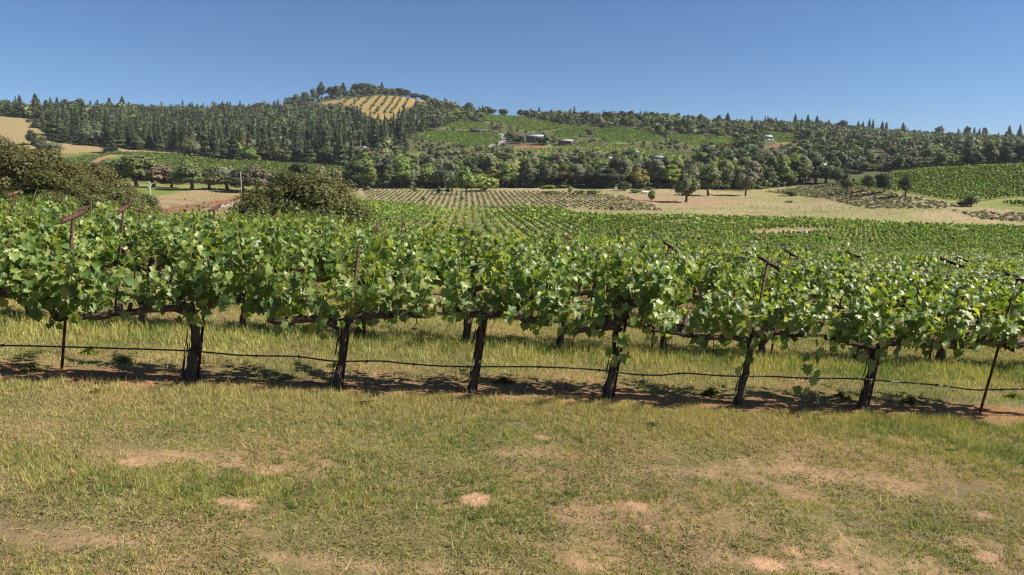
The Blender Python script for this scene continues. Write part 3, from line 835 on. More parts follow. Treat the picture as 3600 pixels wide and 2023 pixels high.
# ------------------------------------------------------------------ trellis posts, stakes, wires, hose
def tpost(x, r, top, arms, label, group, rot=0.0, low=True, armlen=0.62, lean=LEAN, yoff=0.06):
    p = row_pt(r, x); p.y += yoff
    v = empty('trellis_post', p, ROW_DIR)
    tag(v, label, 'post', group)
    mb = MB()
    def L(z): return np.array([lean * z, 0, z])
    # T-section stake
    Zs = np.linspace(-0.2, top, 5)
    for dx, dy, wx, wy in ((0, 0, 0.036, 0.008), (0, 0.014, 0.007, 0.024)):
        q = [(dx + sx * wx / 2 + lean * z, dy + sy * wy / 2, z) for z in (-0.2, top) for sx, sy in ((-1, -1), (1, -1), (1, 1), (-1, 1))]
        mb.add(np.array(q), [(3, 2, 1, 0), (4, 5, 6, 7), (0, 1, 5, 4), (1, 2, 6, 5), (2, 3, 7, 6), (3, 0, 4, 7)])
    for z in np.arange(0.1, top - 0.05, 0.055):
        mb.box(L(z) + [0, -0.007, 0], (0.014, 0.006, 0.012))
    mb.build('stake', M_RUST, v)
    for (z, ln) in arms:
        mb = MB()
        Mx = Matrix.Rotation(math.pi / 2 + rot, 3, 'Z') @ Matrix.Rotation(-0.16, 3, 'Y')
        mb.box(L(z) + [0.012, -0.012, 0], (ln, 0.010, 0.052), Mx)
        mb.box(L(z) + [0.012, -0.012, 0.026] + np.array(Mx @ Vector((0, 0.014, 0))), (ln, 0.030, 0.006), Mx)
        for e in (-1, 1):
            mb.box(L(z) + [0.012, -0.012, 0.03] + np.array(Mx @ Vector((e * ln * 0.46, 0, 0))), (0.02, 0.024, 0.03), Mx)
        mb.build('cross_arm', M_RUST, v)
    return v

tpost(on_row(185), 0, 1.99, [(1.93, 0.62), (1.05, 0.5)], 'rusty trellis post with two cross arms under the long bare vine arm', 'trellis posts of the front row', rot=0.0, yoff=0.22)
tpost(on_row(1198), 0, 1.85, [], 'thin dark stake leaning close beside the second trunk', 'trellis posts of the front row')
tpost(on_row(1672), 0, 1.05, [], 'short stake tied against the trunk in the middle of the row', 'trellis posts of the front row')
tpost(on_row(2158), 0, 1.75, [(1.10, 0.5)], 'dark post carrying a short low cross arm behind a leafy trunk', 'trellis posts of the front row', rot=0.0)
tpost(on_row(690), 0, 1.02, [], 'short rusty stake tied to the thick gnarled vine', 'trellis posts of the front row')
tpost(on_row(3062), 0, 1.0, [], 'short stake against the dark trunk near the hanging shoot', 'trellis posts of the front row')
tpost(on_row(3462), 0, 1.98, [(1.93, 0.62), (1.0, 0.5)], 'thin leaning stake with cross arm standing alone by the hose at the right', 'trellis posts of the front row', lean=0.2, rot=0.0)
tpost(on_row(2640) - 0.12, 0, 1.95, [(1.93, 0.62)], 'post whose dark cross arm shows edge-on above the leaves of the spurred vine', 'trellis posts of the front row', rot=0.0)
# rows behind: columns where a cross arm shows above the leaves
BACKPOSTS = {1: [440, 1330, 2360, 2790, 3360], 2: [60, 760, 1420, 2640, 3000], 3: [500, 1460, 2180, 3390], 4: [960, 2000, 2500], 5: [300, 1990, 2900], 6: [1200, 2340], 7: [700, 1960, 3100], 8: [1500, 2480]}
for r, pxs in BACKPOSTS.items():
    for k, px_ in enumerate(pxs):
        D = ROW_D + ROW_GAP * r
        s = ray(px_, 850)[0]
        x = s * D / (1 - ROW_S * s) - 0.3
        w = ['left end', 'left of centre', 'centre', 'right of centre', 'right end'][min(4, int(px_ / 3600 * 5))]
        tpost(x, r, 1.90, [(1.88, 0.62), (1.05, 0.5)], f'rusty T shaped post above the leaves of the {ROWNAME[r]} row, {w}', 'trellis posts behind the front row', rot=0.12 * math.sin(k * 3 + r))

def strand(name, pts, rad, m, label, cat, group=None, n=6):
    mb = MB(); mb.tube(np.array(pts), rad, n)
    o = mb.build(name, m, None, True)
    return tag(o, label, cat, group)

def rowline(r, zh, off, wob=0.0, lo=None, hi=None, step=0.22, seed=0):
    D = ROW_D + ROW_GAP * r
    lo = -0.78 * D - 1 if lo is None else lo; hi = 0.8 * D + 2 if hi is None else hi
    xs = np.arange(lo, hi, step); g = np.random.default_rng(seed)
    z0 = H(xs, D + ROW_S * xs)
    z0 = np.convolve(np.pad(z0, 12, mode='edge'), np.ones(25) / 25, 'valid')
    w = wob * (np.interp(xs, np.arange(lo - 1, hi + 1, .9), g.normal(0, 1, len(np.arange(lo - 1, hi + 1, .9)))))
    return np.stack([xs + LEAN * zh, D + ROW_S * xs + off, z0 + zh + w], 1)

hp = [(-300, 1213), (0, 1215), (190, 1219), (420, 1226), (660, 1234), (850, 1250), (930, 1252), (1030, 1253), (1190, 1271), (1330, 1270), (1430, 1279), (1560, 1288), (1680, 1290), (1850, 1290), (2010, 1295), (2130, 1304), (2230, 1317), (2320, 1320), (2400, 1313), (2560, 1323), (2700, 1324), (2850, 1331), (3000, 1332), (3120, 1341), (3300, 1355), (3450, 1372), (3600, 1368), (3800, 1372)]
hpts = []
for a_, b_ in hp:
    sx, sz = ray(a_, b_); Y = (ROW_D - 0.10) / (1 - ROW_S * sx); hpts.append((sx * Y, Y, CZ + sz * Y))
hpts = smooth_path(np.array(hpts), 160)
hose = strand('drip_hose', hpts, 0.0105, M_HOSE, 'black drip hose strung along the front row of vines', 'hose', 'drip hoses')
mb = MB()
for k in range(6, 158, 9):
    mb = MB(); p_, q_ = hpts[k], hpts[k + 1]
    mb.tube([p_, q_ * .3 + p_ * .7], 0.0165, 7)
    mb.tube([p_ + [0, 0, -0.008], p_ + [0, 0, -0.028]], 0.006, 5)
    mb.build('emitter', M_HOSE, hose)
strand('drip_hose', rowline(1, 0.50, -0.1, 0.015, seed=4), 0.010, M_HOSE, 'black drip hose along the second row of vines', 'hose', 'drip hoses')
for (zh, off, nm) in ((1.02, -0.02, 'lowest wire, under the arms'), (1.30, -0.22, 'middle wire, on the near side'), (1.30, 0.22, 'middle wire, on the far side'), (1.97, -0.36, 'top wire, on the near side'), (1.97, 0.36, 'top wire, on the far side')):
    strand('trellis_wire', rowline(0, zh, off, 0.006, seed=int(zh * 100)), 0.0022, M_WIRE, f'thin steel trellis wire of the front row: {nm}', 'wire', 'trellis wires', 4)
for r in range(1, 4):
    strand('trellis_wire', rowline(r, 2.03, -0.34, 0.006, seed=r), 0.0022, M_WIRE, f'thin steel top wire along the {ROWNAME[r]} row', 'wire', 'trellis wires', 4)

# ------------------------------------------------------------------ grass, weeds and litter by the vines
def blades(name, X, Y_, L, W, lean, tint, label, cat, seg=1, seed=0):
    g = np.random.default_rng(seed)
    n = len(X); Z = H(X, Y_) - 0.006
    a = g.random(n) * 2 * np.pi; dx, dy = np.cos(a), np.sin(a)
    b = g.random(n) * 2 * np.pi
    lx, ly = np.cos(b) * lean * L, np.sin(b) * lean * L
    up = np.sqrt(np.clip(L ** 2 - lx ** 2 - ly ** 2, (0.12 * L) ** 2, None))
    base = np.stack([X, Y_, Z], 1); wv = np.stack([dx * W / 2, dy * W / 2, np.zeros(n)], 1)
    tip = base + np.stack([lx, ly, up], 1)
    rn = g.random(n)
    if seg == 1:
        V = np.stack([base - wv, base + wv, tip], 1).reshape(-1, 3)
        F = [np.arange(3 * n).reshape(-1, 3)]; m = 3
    else:
        mid = base + np.stack([lx * 0.3, ly * 0.3, up * 0.62], 1)
        V = np.stack([base - wv, base + wv, mid + wv * 0.7, mid - wv * 0.7, tip], 1).reshape(-1, 3)
        k = 5 * np.arange(n)[:, None]; m = 5
        F = [k + np.array([[0, 1, 2, 3]]), k + np.array([[3, 2, 4]])]
    me = mesh(name, V, F, False, rnd=('POINT', np.repeat(rn, m)), tint=('POINT', np.repeat(tint, m, 0)))
    return tag(link(name, me, M_GRASS), label, cat, None, 'stuff')

STRAW = np.array((0.50, 0.40, 0.20)); YGREEN = np.array((0.33, 0.34, 0.10)); GREEN = np.array((0.14, 0.20, 0.048)); OLIVE = np.array((0.23, 0.21, 0.08)); DARKG = np.array((0.09, 0.125, 0.036))
def mixcol(t, A, B): return A[None] * (1 - t[:, None]) + B[None] * t[:, None]
def wedge(n, y0, y1, g, k=0.76):
    """uniform points over the wedge of ground in front of the camera"""
    y = np.sqrt(g.uniform(y0 ** 2, y1 ** 2, n)); return g.uniform(-k, k, n) * y + g.normal(0, .3, n), y

g = np.random.default_rng(21)
# mown strip: short turf growing in tufts
x, y = wedge(46000, 3.6, 9.9, g)
d, r_ = rowdist(x, y)
keep = (d < -0.38 + 0.7 * (fbm(x / .5 + 13, y / .5, 3, 80) - .5)) & (g.random(len(x)) > bare(x, y) * 1.02)
patch = fbm(x / 0.75, y / 0.75, 4, 90); patch2 = fbm(x / 0.3 + 50, y / 0.3, 3, 91); big = fbm(x / 2.4, y / 2.4 + 9, 2, 92)
band = np.exp(-((y - 6.15 - 0.25 * np.sin(x * .7)) / 0.35) ** 2) * np.clip(0.45 - x / 7, 0, 1)      # longer strip the mower left
toprow = np.clip((y - 7.3) / 1.6, 0, 1)
wr = worn(x, y)
keep &= g.random(len(x)) < np.clip(0.35 + 1.6 * (patch - 0.30) + 0.5 * toprow + band - 0.75 * wr, 0.10, 1)
NB = 11
rep = lambda q: np.repeat(q[keep], NB)
tx, ty, patch, patch2, big, band, toprow, wr = [rep(q) for q in (x, y, patch, patch2, big, band, toprow, wr)]
n0 = keep.sum(); n = len(tx)
tr_ = np.repeat(g.uniform(0.010, 0.032, n0), NB); th = g.random(n) * 6.28
x = tx + tr_ * np.cos(th) * g.random(n) ** .5; y = ty + tr_ * np.sin(th) * g.random(n) ** .5
tj = np.repeat(g.normal(0, .30, n0), NB)
t = np.clip((patch2 - 0.5) * 3 + 0.55 + tj + g.normal(0, .12, n), 0, 1)
tint = mixcol(t, GREEN, YGREEN)
sf = np.clip(0.36 - 0.3 * band + (0.5 - big) * 1.4 + 0.10 * toprow + .35 * wr, 0.06, 0.8)
straw = np.repeat(g.random(n0), NB) * .7 + g.random(n) * .3 < sf
tint[straw] = mixcol(g.random(straw.sum()), STRAW, OLIVE * 1.4)
hs = np.repeat(g.uniform(.5, 1.7, n0), NB)
L = hs * (0.026 + 0.045 * g.random(n) * patch + 0.06 * band * g.random(n) + 0.045 * toprow * g.random(n))
blades('mown_grass', x, y, L, g.uniform(0.004, 0.0085, n), np.clip(g.normal(0.6, .3, n), 0, .98), tint, 'short patchy mown grass between the camera and the front vine row', 'grass', seed=1)
# low clover-like ground cover
x, y = wedge(150000, 3.6, 9.2, g)
pt = fbm(x / 0.6 + 20, y / 0.6, 4, 95) + 0.08 * (y < 7.2) - 0.18 * worn(x, y)
keep = (g.random(len(x)) < np.clip((pt - 0.42) * 2.6, 0.03, 0.8)) & (g.random(len(x)) > bare(x, y))
x, y = x[keep], y[keep]; n = len(x)
hgt = 0.035 * g.random(n)
tint = mixcol(np.clip(g.normal(.5, .35, n) + 0.8 * (fbm(x / .9, y / .9, 2, 96) - .5), 0, 1), DARKG * 1.1, OLIVE * 1.05)
s_ = g.uniform(0.009, 0.017, n); a = g.random(n) * 6.28
cen = np.stack([x, y, H(x, y) + hgt], 1)
nrm = np.stack([g.normal(0, .6, n), g.normal(0, .6, n), np.ones(n)], 1)
Fm = frame(nrm, np.stack([np.cos(a), np.sin(a), 0 * a], 1))
tri = np.array([(-0.6, -0.4, 0), (0.6, -0.4, 0), (0, 0.8, 0)])
V = (np.einsum('kij,vj->kvi', Fm, tri) * s_[:, None, None] + cen[:, None]).reshape(-1, 3)
tag(link('ground_cover', mesh('ground_cover', V, np.arange(3 * n).reshape(-1, 3), False, rnd=('POINT', np.repeat(g.random(n), 3)), tint=('POINT', np.repeat(tint, 3, 0))), M_GRASS), 'low clover-like weeds matting the mown strip', 'weeds', None, 'stuff')
# cut straw lying about
x, y = wedge(60000, 3.6, 10.6, g); n = len(x)
blades('straw_litter', x, y, g.uniform(0.05, 0.2, n), g.uniform(0.003, 0.007, n), np.clip(g.normal(0.95, .04, n), 0, .99), mixcol(g.random(n), STRAW * 1.15, OLIVE * 1.4), 'cut dry stalks lying on the mown strip', 'straw', seed=3)
# alley between the first rows: tall grass going yellow
x, y = wedge(190000, 9.3, 17, g, 0.8)
d, r_ = rowdist(x, y); t0 = y - ROW_S * x - ROW_D
keep = (t0 > 0.15) & (g.random(len(x)) < np.clip((np.where(t0 < 1.5, np.abs(d) - 0.28, 1.0)) * 2.2 + 0.9 * (fbm(x / .45, y / .45, 3, 97) - .55) * 2, 0.03, 1))
x, y, t0 = x[keep], y[keep], t0[keep]; n = len(x)
pt = fbm(x / 0.8 + 70, y / 0.8, 4, 98); al = np.exp(-((t0 - 2.6) / 0.8) ** 2)
tint = mixcol(np.clip((pt - .5) * 4 + .55 + g.normal(0, .25, n), 0, 1), GREEN * 1.1, YGREEN * 1.1)
st = g.random(n) < 0.16 + 0.25 * (pt > .55)
tint[st] = mixcol(g.random(st.sum()), STRAW, YGREEN)
blades('alley_grass', x, y, (0.05 + 0.10 * g.random(n)) * (0.5 + 1.15 * al * (0.4 + pt)), g.uniform(0.005, 0.011, n), np.clip(g.normal(0.45, .25, n), 0, .95), tint, 'taller yellowing grass in the alley behind the front vine row', 'grass', seg=2, seed=4)
# grass further back under the rows
x, y = wedge(50000, 16.5, 40, g, 0.85); n = len(x)
blades('alley_grass', x, y, g.uniform(.1, .3, n), g.uniform(.01, .03, n), np.full(n, .4), mixcol(g.random(n), GREEN, YGREEN), 'grass under the hindmost trellised rows', 'grass', seed=5)
# fringe of upright grass in front of the row soil
xs = g.uniform(-8, 8.5, 26000); ys = ROW_D + ROW_S * xs - 0.48 + g.normal(0, .14, len(xs)); n = len(xs)
k = g.random(n) < np.clip((fbm(xs / .4, ys / .4, 3, 99) - .3) * 2.5, 0, 1); xs, ys = xs[k], ys[k]; n = len(xs)
blades('fringe_grass', xs, ys, g.uniform(0.05, 0.14, n), g.uniform(.004, .007, n), np.clip(g.normal(.35, .2, n), 0, .9), mixcol(g.random(n), YGREEN, STRAW), 'upright grass edging the bare soil of the front row', 'grass', seed=6)

def weed(px_, py_, n, size, col, label, seed):
    g = np.random.default_rng(seed)
    p = hit(px_, py_); size = size * 0.5
    V, F, Rn = [], [], []
    for k in range(int(n * 6)):
        a = g.random() * 6.28; el = g.uniform(0.15, 1.4); L = size * g.uniform(0.35, 0.85); w = L * 0.03 + .002
        dv = np.array([math.cos(a) * math.cos(el), math.sin(a) * math.cos(el), math.sin(el)]); sd = np.array([-math.sin(a), math.cos(a), 0]) * w
        b = len(V)
        V += [np.array([g.normal(0, .09), g.normal(0, .06), 0.0]), dv * L * .45 + sd + [0, 0, .02], dv * L * .5 + [0, 0, -.005], dv * L * .45 - sd + [0, 0, .02], dv * L + [0, 0, -0.25 * L * math.cos(el)]]
        F += [(b, b + 1, b + 2), (b, b + 2, b + 3), (b + 1, b + 4, b + 2), (b + 2, b + 4, b + 3)]
        Rn += [g.random()] * 5
    me = mesh('weed', np.array(V), np.array(F), False, rnd=('POINT', np.array(Rn)), tint=('POINT', np.tile(col, (len(V), 1))))
    o = link('weed', me, M_GRASS, None, p)
    tag(o, label, 'weed', 'weeds among the vines')
weed(430, 1275, 40, 0.24, (0.16, 0.26, 0.06), 'leafy green weed growing between the rusty post and the thick vine', 1)
weed(120, 1300, 60, 0.28, (0.28, 0.27, 0.1), 'olive weed clump beside the rusty post with its shadow', 2)
weed(310, 1245, 70, 0.26, (0.22, 0.24, 0.06), 'pale grassy tuft behind the rusty post', 3)
weed(1770, 1345, 60, 0.26, (0.20, 0.18, 0.07), 'dry upright tuft right of the middle trunk', 4)
weed(2500, 1390, 60, 0.34, (0.2, 0.23, 0.07), 'dark weed standing in front of the spurred vine', 5)
weed(3200, 1420, 80, 0.34, (0.32, 0.28, 0.13), 'straggly dry weed between the dark vine and the leaning stake', 6)
weed(3560, 1400, 50, 0.26, (0.16, 0.25, 0.06), 'green weed beside the leaning stake', 7)
weed(2290, 1500, 30, 0.16, (0.10, 0.18, 0.06), 'small rosette weed in the mown strip', 8)
weed(1290, 1430, 26, 0.30, (0.42, 0.36, 0.17), 'pale dry stalks beside the thin dark stake', 9)
weed(350, 1385, 16, 0.30, (0.44, 0.36, 0.17), 'few tall dry stalks in front of the row soil', 10)
weed(1180, 1290, 40, 0.22, (0.18, 0.20, 0.06), 'grass tuft at the foot of the second trunk', 11)
weed(2960, 1400, 60, 0.3, (0.26, 0.26, 0.1), 'weed tangle below the hanging leafy shoot', 12)

# ------------------------------------------------------------------ trees
def cards(P, N, S, g, jitter=0.5, quad=False, T=None):
    """leaf clumps: one small irregular triangle (or rhombus) each"""
    n = len(P)
    t = g.normal(0, 1, (n, 3)) if T is None else T + g.normal(0, .25, (n, 3))
    M = frame(N + g.normal(0, jitter, (n, 3)), t)
    if quad:
        sh = np.array([(0, -0.6, 0), (0.42, 0, 0.06), (0, 0.6, 0), (-0.42, 0, 0.06)])
    else:
        sh = np.array([(-0.55, -0.4, 0), (0.55, -0.35, 0), (0.05, 0.7, 0)])
    k = len(sh)
    V = (np.einsum('kij,vj->kvi', M, sh) * S[:, None, None] + P[:, None])
    V = V + (g.random((n, k, 3)) - .5) * S[:, None, None] * 0.35
    return V.reshape(-1, 3), np.arange(k * n).reshape(-1, k), np.repeat(g.random(n), k)

def oak(seed, ncard, csize, hgt=10.0, wid=9.0, nclump=30, low=0.18, quad=False, tall=1.0, rc=(0.11, 0.20)):
    """broadleaf tree, real size: crown arrays and a trunk builder"""
    g = np.random.default_rng(seed)
    cen = []
    for k in range(nclump):
        u = g.normal(0, 1, 3); u /= np.linalg.norm(u)
        rr = g.random() ** 0.4
        z = u[2] * rr
        if z < -0.65: z = -0.65
        w = wid / 2 * (0.72 if tall == 1 else 0.66)
        zc = hgt * (0.56 + 0.05 * (tall > 1)) + z * hgt * 0.36
        taper = 1.0 - 0.45 * max(0, (zc / hgt - 0.55)) / 0.45 * (1.4 if tall > 1 else 0.8)
        cen.append((u[0] * rr * w * taper, u[1] * rr * w * taper, zc, wid * g.uniform(*rc)))
    cen = np.array(cen)
    wgt = cen[:, 3] ** 2
    k = g.choice(nclump, ncard, p=wgt / wgt.sum())
    u = g.normal(0, 1, (ncard, 3)); u /= np.linalg.norm(u, axis=1)[:, None]
    rr = g.random(ncard) ** 0.25
    P = cen[k, :3] + u * (rr * cen[k, 3])[:, None] * np.array([1, 1, 0.82])
    P = P + g.normal(0, 0.013 * wid, P.shape)
    P[:, 2] = np.maximum(P[:, 2], hgt * low * g.uniform(0.8, 1.2, ncard))
    outw = (P - np.array([0, 0, hgt * 0.5])); outw /= np.linalg.norm(outw, axis=1)[:, None] + 1e-6
    N = u * 0.95 + outw * 0.45 + np.array([0, 0, 0.3])
    S = csize * g.uniform(0.6, 1.4, ncard)
    V, F, rn = cards(P, N, S, g, 0.36, quad)
    mb = MB()
    zt = hgt * 0.34
    mb.tube([(0, 0, -0.6), (0.03 * wid * g.normal(), 0.02 * wid, zt * .5), (0.05 * wid * g.normal(), 0.04 * wid * g.normal(), zt)], [wid * 0.05, wid * 0.036, wid * 0.03], 7, 0.2, seed)
    top = np.array([0, 0, zt])
    for q in np.argsort(-wgt)[:7]:
        c = cen[q, :3]
        mid = top * 0.5 + c * 0.5 + g.normal(0, .03 * wid, 3)
        mb.tube([top * [1, 1, .9], mid, c], [wid * 0.024, wid * 0.015, wid * 0.006], 5)
    return (V, F, rn), mb

def conifer(seed, ncard, csize, hgt=22.0, rad=3.6, low=0.12, open_=0.0):
    g = np.random.default_rng(seed)
    z = low + (1 - low) * g.random(ncard) ** 1.25
    prof = (1 - z) ** 0.75 * (0.75 + 0.5 * np.sin(z * 38 + g.random() * 6) * 0.35)
    a0 = g.random(40) * 6.28; lv = np.minimum((z * 40).astype(int), 39)
    a = a0[lv] + g.integers(0, 6, ncard) * 1.047 + g.normal(0, 0.28, ncard)
    ragged = 0.7 + 0.6 * g.random((40, 6))
    rlen = ragged[lv, ((a / 1.047).astype(int)) % 6]
    f = g.random(ncard) ** (0.6 - 0.25 * open_)
    rr = rad * prof * rlen * f + 0.12
    P = np.stack([rr * np.cos(a), rr * np.sin(a), hgt * z - 0.10 * rr + g.normal(0, .012 * hgt, ncard)], 1)
    P[:, 2] = np.minimum(P[:, 2], hgt)
    N = np.stack([np.cos(a) * 0.7, np.sin(a) * 0.7, np.full(ncard, 0.75)], 1)
    T = np.stack([np.cos(a), np.sin(a), np.full(ncard, -0.3)], 1)
    S = csize * g.uniform(0.6, 1.35, ncard) * (0.55 + 0.6 * (1 - z))
    V, F, rn = cards(P, N, S, g, 0.45, False, T)
    mb = MB()
    mb.tube([(0, 0, -1), (0, 0, hgt * 0.5), (0, 0, hgt * 0.985)], [hgt * 0.013, hgt * 0.009, 0.03], 6)
    for k in range(10):
        zz = hgt * (low * 0.7 + 0.06 * k); an = g.random() * 6.28; ln = rad * (1 - zz / hgt) ** .7 * .8
        mb.tube([(0, 0, zz), (ln * math.cos(an), ln * math.sin(an), zz - 0.1 * ln)], [0.07, 0.02], 4)
    return (V, F, rn), mb

DIM = {}
def variants(fn, n, seed, *a, **k):
    out = []
    for i in range(n):
        (V, F, rn), mb = fn(seed + i, *a, **k)
        cm = mesh('crown', V, F, False, rnd=('POINT', rn)); cm.materials.append(M_TREE)
        tm = mb.mesh('trunk', True); tm.materials.append(M_OAKBARK)
        DIM[cm.name] = (float(np.percentile(V[:, 2], 99.3)), 2 * float(np.percentile(np.hypot(V[:, 0], V[:, 1]), 96)))
        out.append((cm, tm))
    return out

OAK = variants(oak, 8, 1000, 2800, 0.55, low=0.05)
TALL = variants(oak, 6, 1100, 2400, 0.50, 13.0, 8.0, 30, 0.10, tall=1.4)
BUSH = variants(oak, 4, 1150, 1200, 0.30, 3.0, 4.2, 22, 0.02)
NEAR = variants(oak, 3, 1200, 52000, 0.165, 8.5, 11.0, 120, 0.03, quad=True, rc=(0.055, 0.115))
PINE = variants(conifer, 8, 1300, 2600, 1.0, 22.0, 4.4)
CONE = variants(conifer, 4, 1400, 2200, 0.85, 16.0, 4.6, 0.03)

def arr(fn, n, seed, *a, **k):
    out = []
    for i in range(n):
        (V, F, rn), mb = fn(seed + i, *a, **k); out.append((V, F, rn))
    return out
OAK_LO = arr(oak, 12, 2000, 140, 1.75, low=0.05)
PINE_LO = arr(conifer, 10, 2100, 135, 2.7, 22.0, 4.4)

def mass(name, shapes, X, Y_, sc_, tint, mat_, label, cat, g, zoff=0.0):
    Z = H(X, Y_) + zoff
    Vs, Fs, Rn, Tn, off = [], [], [], [], 0
    k = g.integers(0, len(shapes), len(X)); an = g.random(len(X)) * 6.28
    for j, (V, F, rn) in enumerate(shapes):
        q = np.where(k == j)[0]
        if not len(q): continue
        c, s = np.cos(an[q]), np.sin(an[q])
        W = np.empty((len(q), len(V), 3))
        W[..., 0] = (c[:, None] * V[None, :, 0] - s[:, None] * V[None, :, 1]) * sc_[q, 0][:, None] + X[q][:, None]
        W[..., 1] = (s[:, None] * V[None, :, 0] + c[:, None] * V[None, :, 1]) * sc_[q, 0][:, None] + Y_[q][:, None]
        W[..., 2] = V[None, :, 2] * sc_[q, 1][:, None] + Z[q][:, None]
        Vs.append(W.reshape(-1, 3))
        Fs.append((F[None] + (np.arange(len(q)) * len(V))[:, None, None]).reshape(-1, F.shape[1]) + off)
        Rn.append(np.tile(rn, len(q))); Tn.append(np.repeat(tint[q], len(V), 0)); off += len(q) * len(V)
    me = mesh(name, np.vstack(Vs), np.vstack(Fs), False, rnd=('POINT', np.concatenate(Rn)), tint=('POINT', np.vstack(Tn)))
    return tag(link(name, me, mat_), label, cat, None, 'stuff')

# foliage base colours
K_OAK = (0.120, 0.142, 0.056); K_DARK = (0.078, 0.098, 0.045); K_GREY = (0.20, 0.21, 0.135); K_FRESH = (0.165, 0.215, 0.062); K_LIME = (0.25, 0.30, 0.075); K_YEL = (0.28, 0.26, 0.07)
K_PINE = (0.095, 0.118, 0.055); K_PINE2 = (0.068, 0.095, 0.050); K_NEAR = (0.115, 0.110, 0.036); K_BROWN = (0.17, 0.145, 0.090); K_DEAD = (0.26, 0.145, 0.10)

def plant(name, var, p, hgt, wid, base_h, base_w, col, label, cat, group, g, rz=None):
    t = empty(name, p, g.random() * 6.28 if rz is None else rz)
    cm, tm = var[int(g.integers(len(var)))]
    base_h, base_w = DIM.get(cm.name, (base_h, base_w))
    t.scale = (wid / base_w, wid / base_w, hgt / base_h)
    link('trunk', tm, None, t)
    j = 0.82 + 0.36 * g.random()
    link('crown', cm, None, t, color=tuple(max(0.01, c * j * (1 + 0.035 * g.normal())) for c in col))
    return tag(t, label, cat, group)

KINDS = {'oak': (OAK, 10.0, 9.6, 'oak_tree'), 'tall': (TALL, 13.0, 7.8, 'broadleaf_tree'), 'bush': (BUSH, 2.9, 4.6, 'shrub'), 'near': (NEAR, 8.4, 11.2, 'oak_tree'), 'pine': (PINE, 22.0, 7.6, 'pine_tree'), 'cone': (CONE, 16.0, 8.4, 'conifer_tree')}
tg = np.random.default_rng(77)
def tree(kind, px_, top, base, wpx, col, label, group=None, Y=None, y0=60):
    """a single tree: column, crown-top row, foot row (or a depth), width in photo pixels"""
    var, bh, bw, nm = KINDS[kind]
    if Y is None:
        p = hit(px_, base, y0)
    else:
        x = ray(px_, base or 600)[0] * Y
        p = Vector((x, Y, hz(x, Y)))
    d = p.y
    h = (CZ + ray(px_, top)[1] * d) - p.z
    w = wpx * d / FPX
    cat = 'shrub' if kind == 'bush' else 'tree'
    return plant(nm, var, p - Vector((0, 0, 0.1)), h, w, bh, bw, col, label, cat, group, tg)

# big live oaks close beyond the vines
tree('near', 1068, 618, None, 425, K_NEAR, 'large rounded olive-brown oak rising behind the vines left of centre', 'live oaks beyond the vines', Y=80)
tree('near', -70, 500, None, 430, K_NEAR, 'tall oak cut off by the left picture edge', 'live oaks beyond the vines', Y=78)
tree('near', 120, 528, None, 400, K_NEAR, 'broad dark oak of the left clump, second from the picture edge', 'live oaks beyond the vines', Y=72)
tree('near', 275, 582, None, 320, (0.105, 0.105, 0.035), 'oak in the left clump whose crown slopes down to the right', 'live oaks beyond the vines', Y=70)
tree('near', 410, 652, None, 250, (0.095, 0.100, 0.034), 'lowest oak at the right end of the left clump', 'live oaks beyond the vines', Y=66)
tree('near', 350, 655, None, 300, (0.095, 0.100, 0.034), 'low oak filling the gap in the left clump', 'live oaks beyond the vines', Y=62)
tree('near', 190, 610, None, 330, K_NEAR, 'oak in front of the broad dark one in the left clump', 'live oaks beyond the vines', Y=60)
tree('oak', 20, 488, None, 120, K_BROWN, 'thin brownish oak top showing above the left clump', 'live oaks beyond the vines', Y=95)

# row of oaks behind the field with the power poles
for i, (px_, top, w, col, lb) in enumerate([
    (325, 572, 90, K_OAK, 'dark oak half hidden behind the left clump'), (395, 562, 110, K_OAK, 'dark round oak left of the first power pole'), (478, 548, 110, K_OAK, 'tall dark oak directly behind the first power pole'),
    (540, 582, 100, K_BROWN, 'brownish grey oak just right of the first power pole'), (600, 610, 70, K_BROWN, 'small brown tree on the field edge'), (668, 572, 90, K_OAK, 'open oak with a pale forked trunk on the field edge'),
    (735, 592, 80, K_DARK, 'dark oak left of the second power pole'), (795, 588, 90, K_GREY, 'grey green oak beside the second power pole'), (850, 596, 70, K_DARK, 'dark narrow oak just behind the second power pole'),
    (900, 582, 80, K_BROWN, 'brownish oak right of the second power pole'), (950, 600, 60, K_OAK, 'small oak before the vineyard slope, left of the big oak')]):
    tree('oak', px_, top, None, w * 1.35, col, lb, 'oaks behind the pole field', Y=346 + 8 * math.sin(i * 2.1))
for (px_, top, w, Y, col, lb) in [(1055, 577, 130, 300, K_DARK, 'dark dense oak rising just behind the large rounded oak'), (1130, 590, 80, 290, K_BROWN, 'brown bare-looking tree beside the dark dense oak'), (1175, 596, 60, 300, K_BROWN, 'small brown tree at the right of the brown bare-looking one'), (985, 610, 50, 320, K_OAK, 'narrow oak left of the dark dense oak')]:
    tree('oak', px_, top, None, w, col, lb, 'trees behind the big oak', Y=Y)

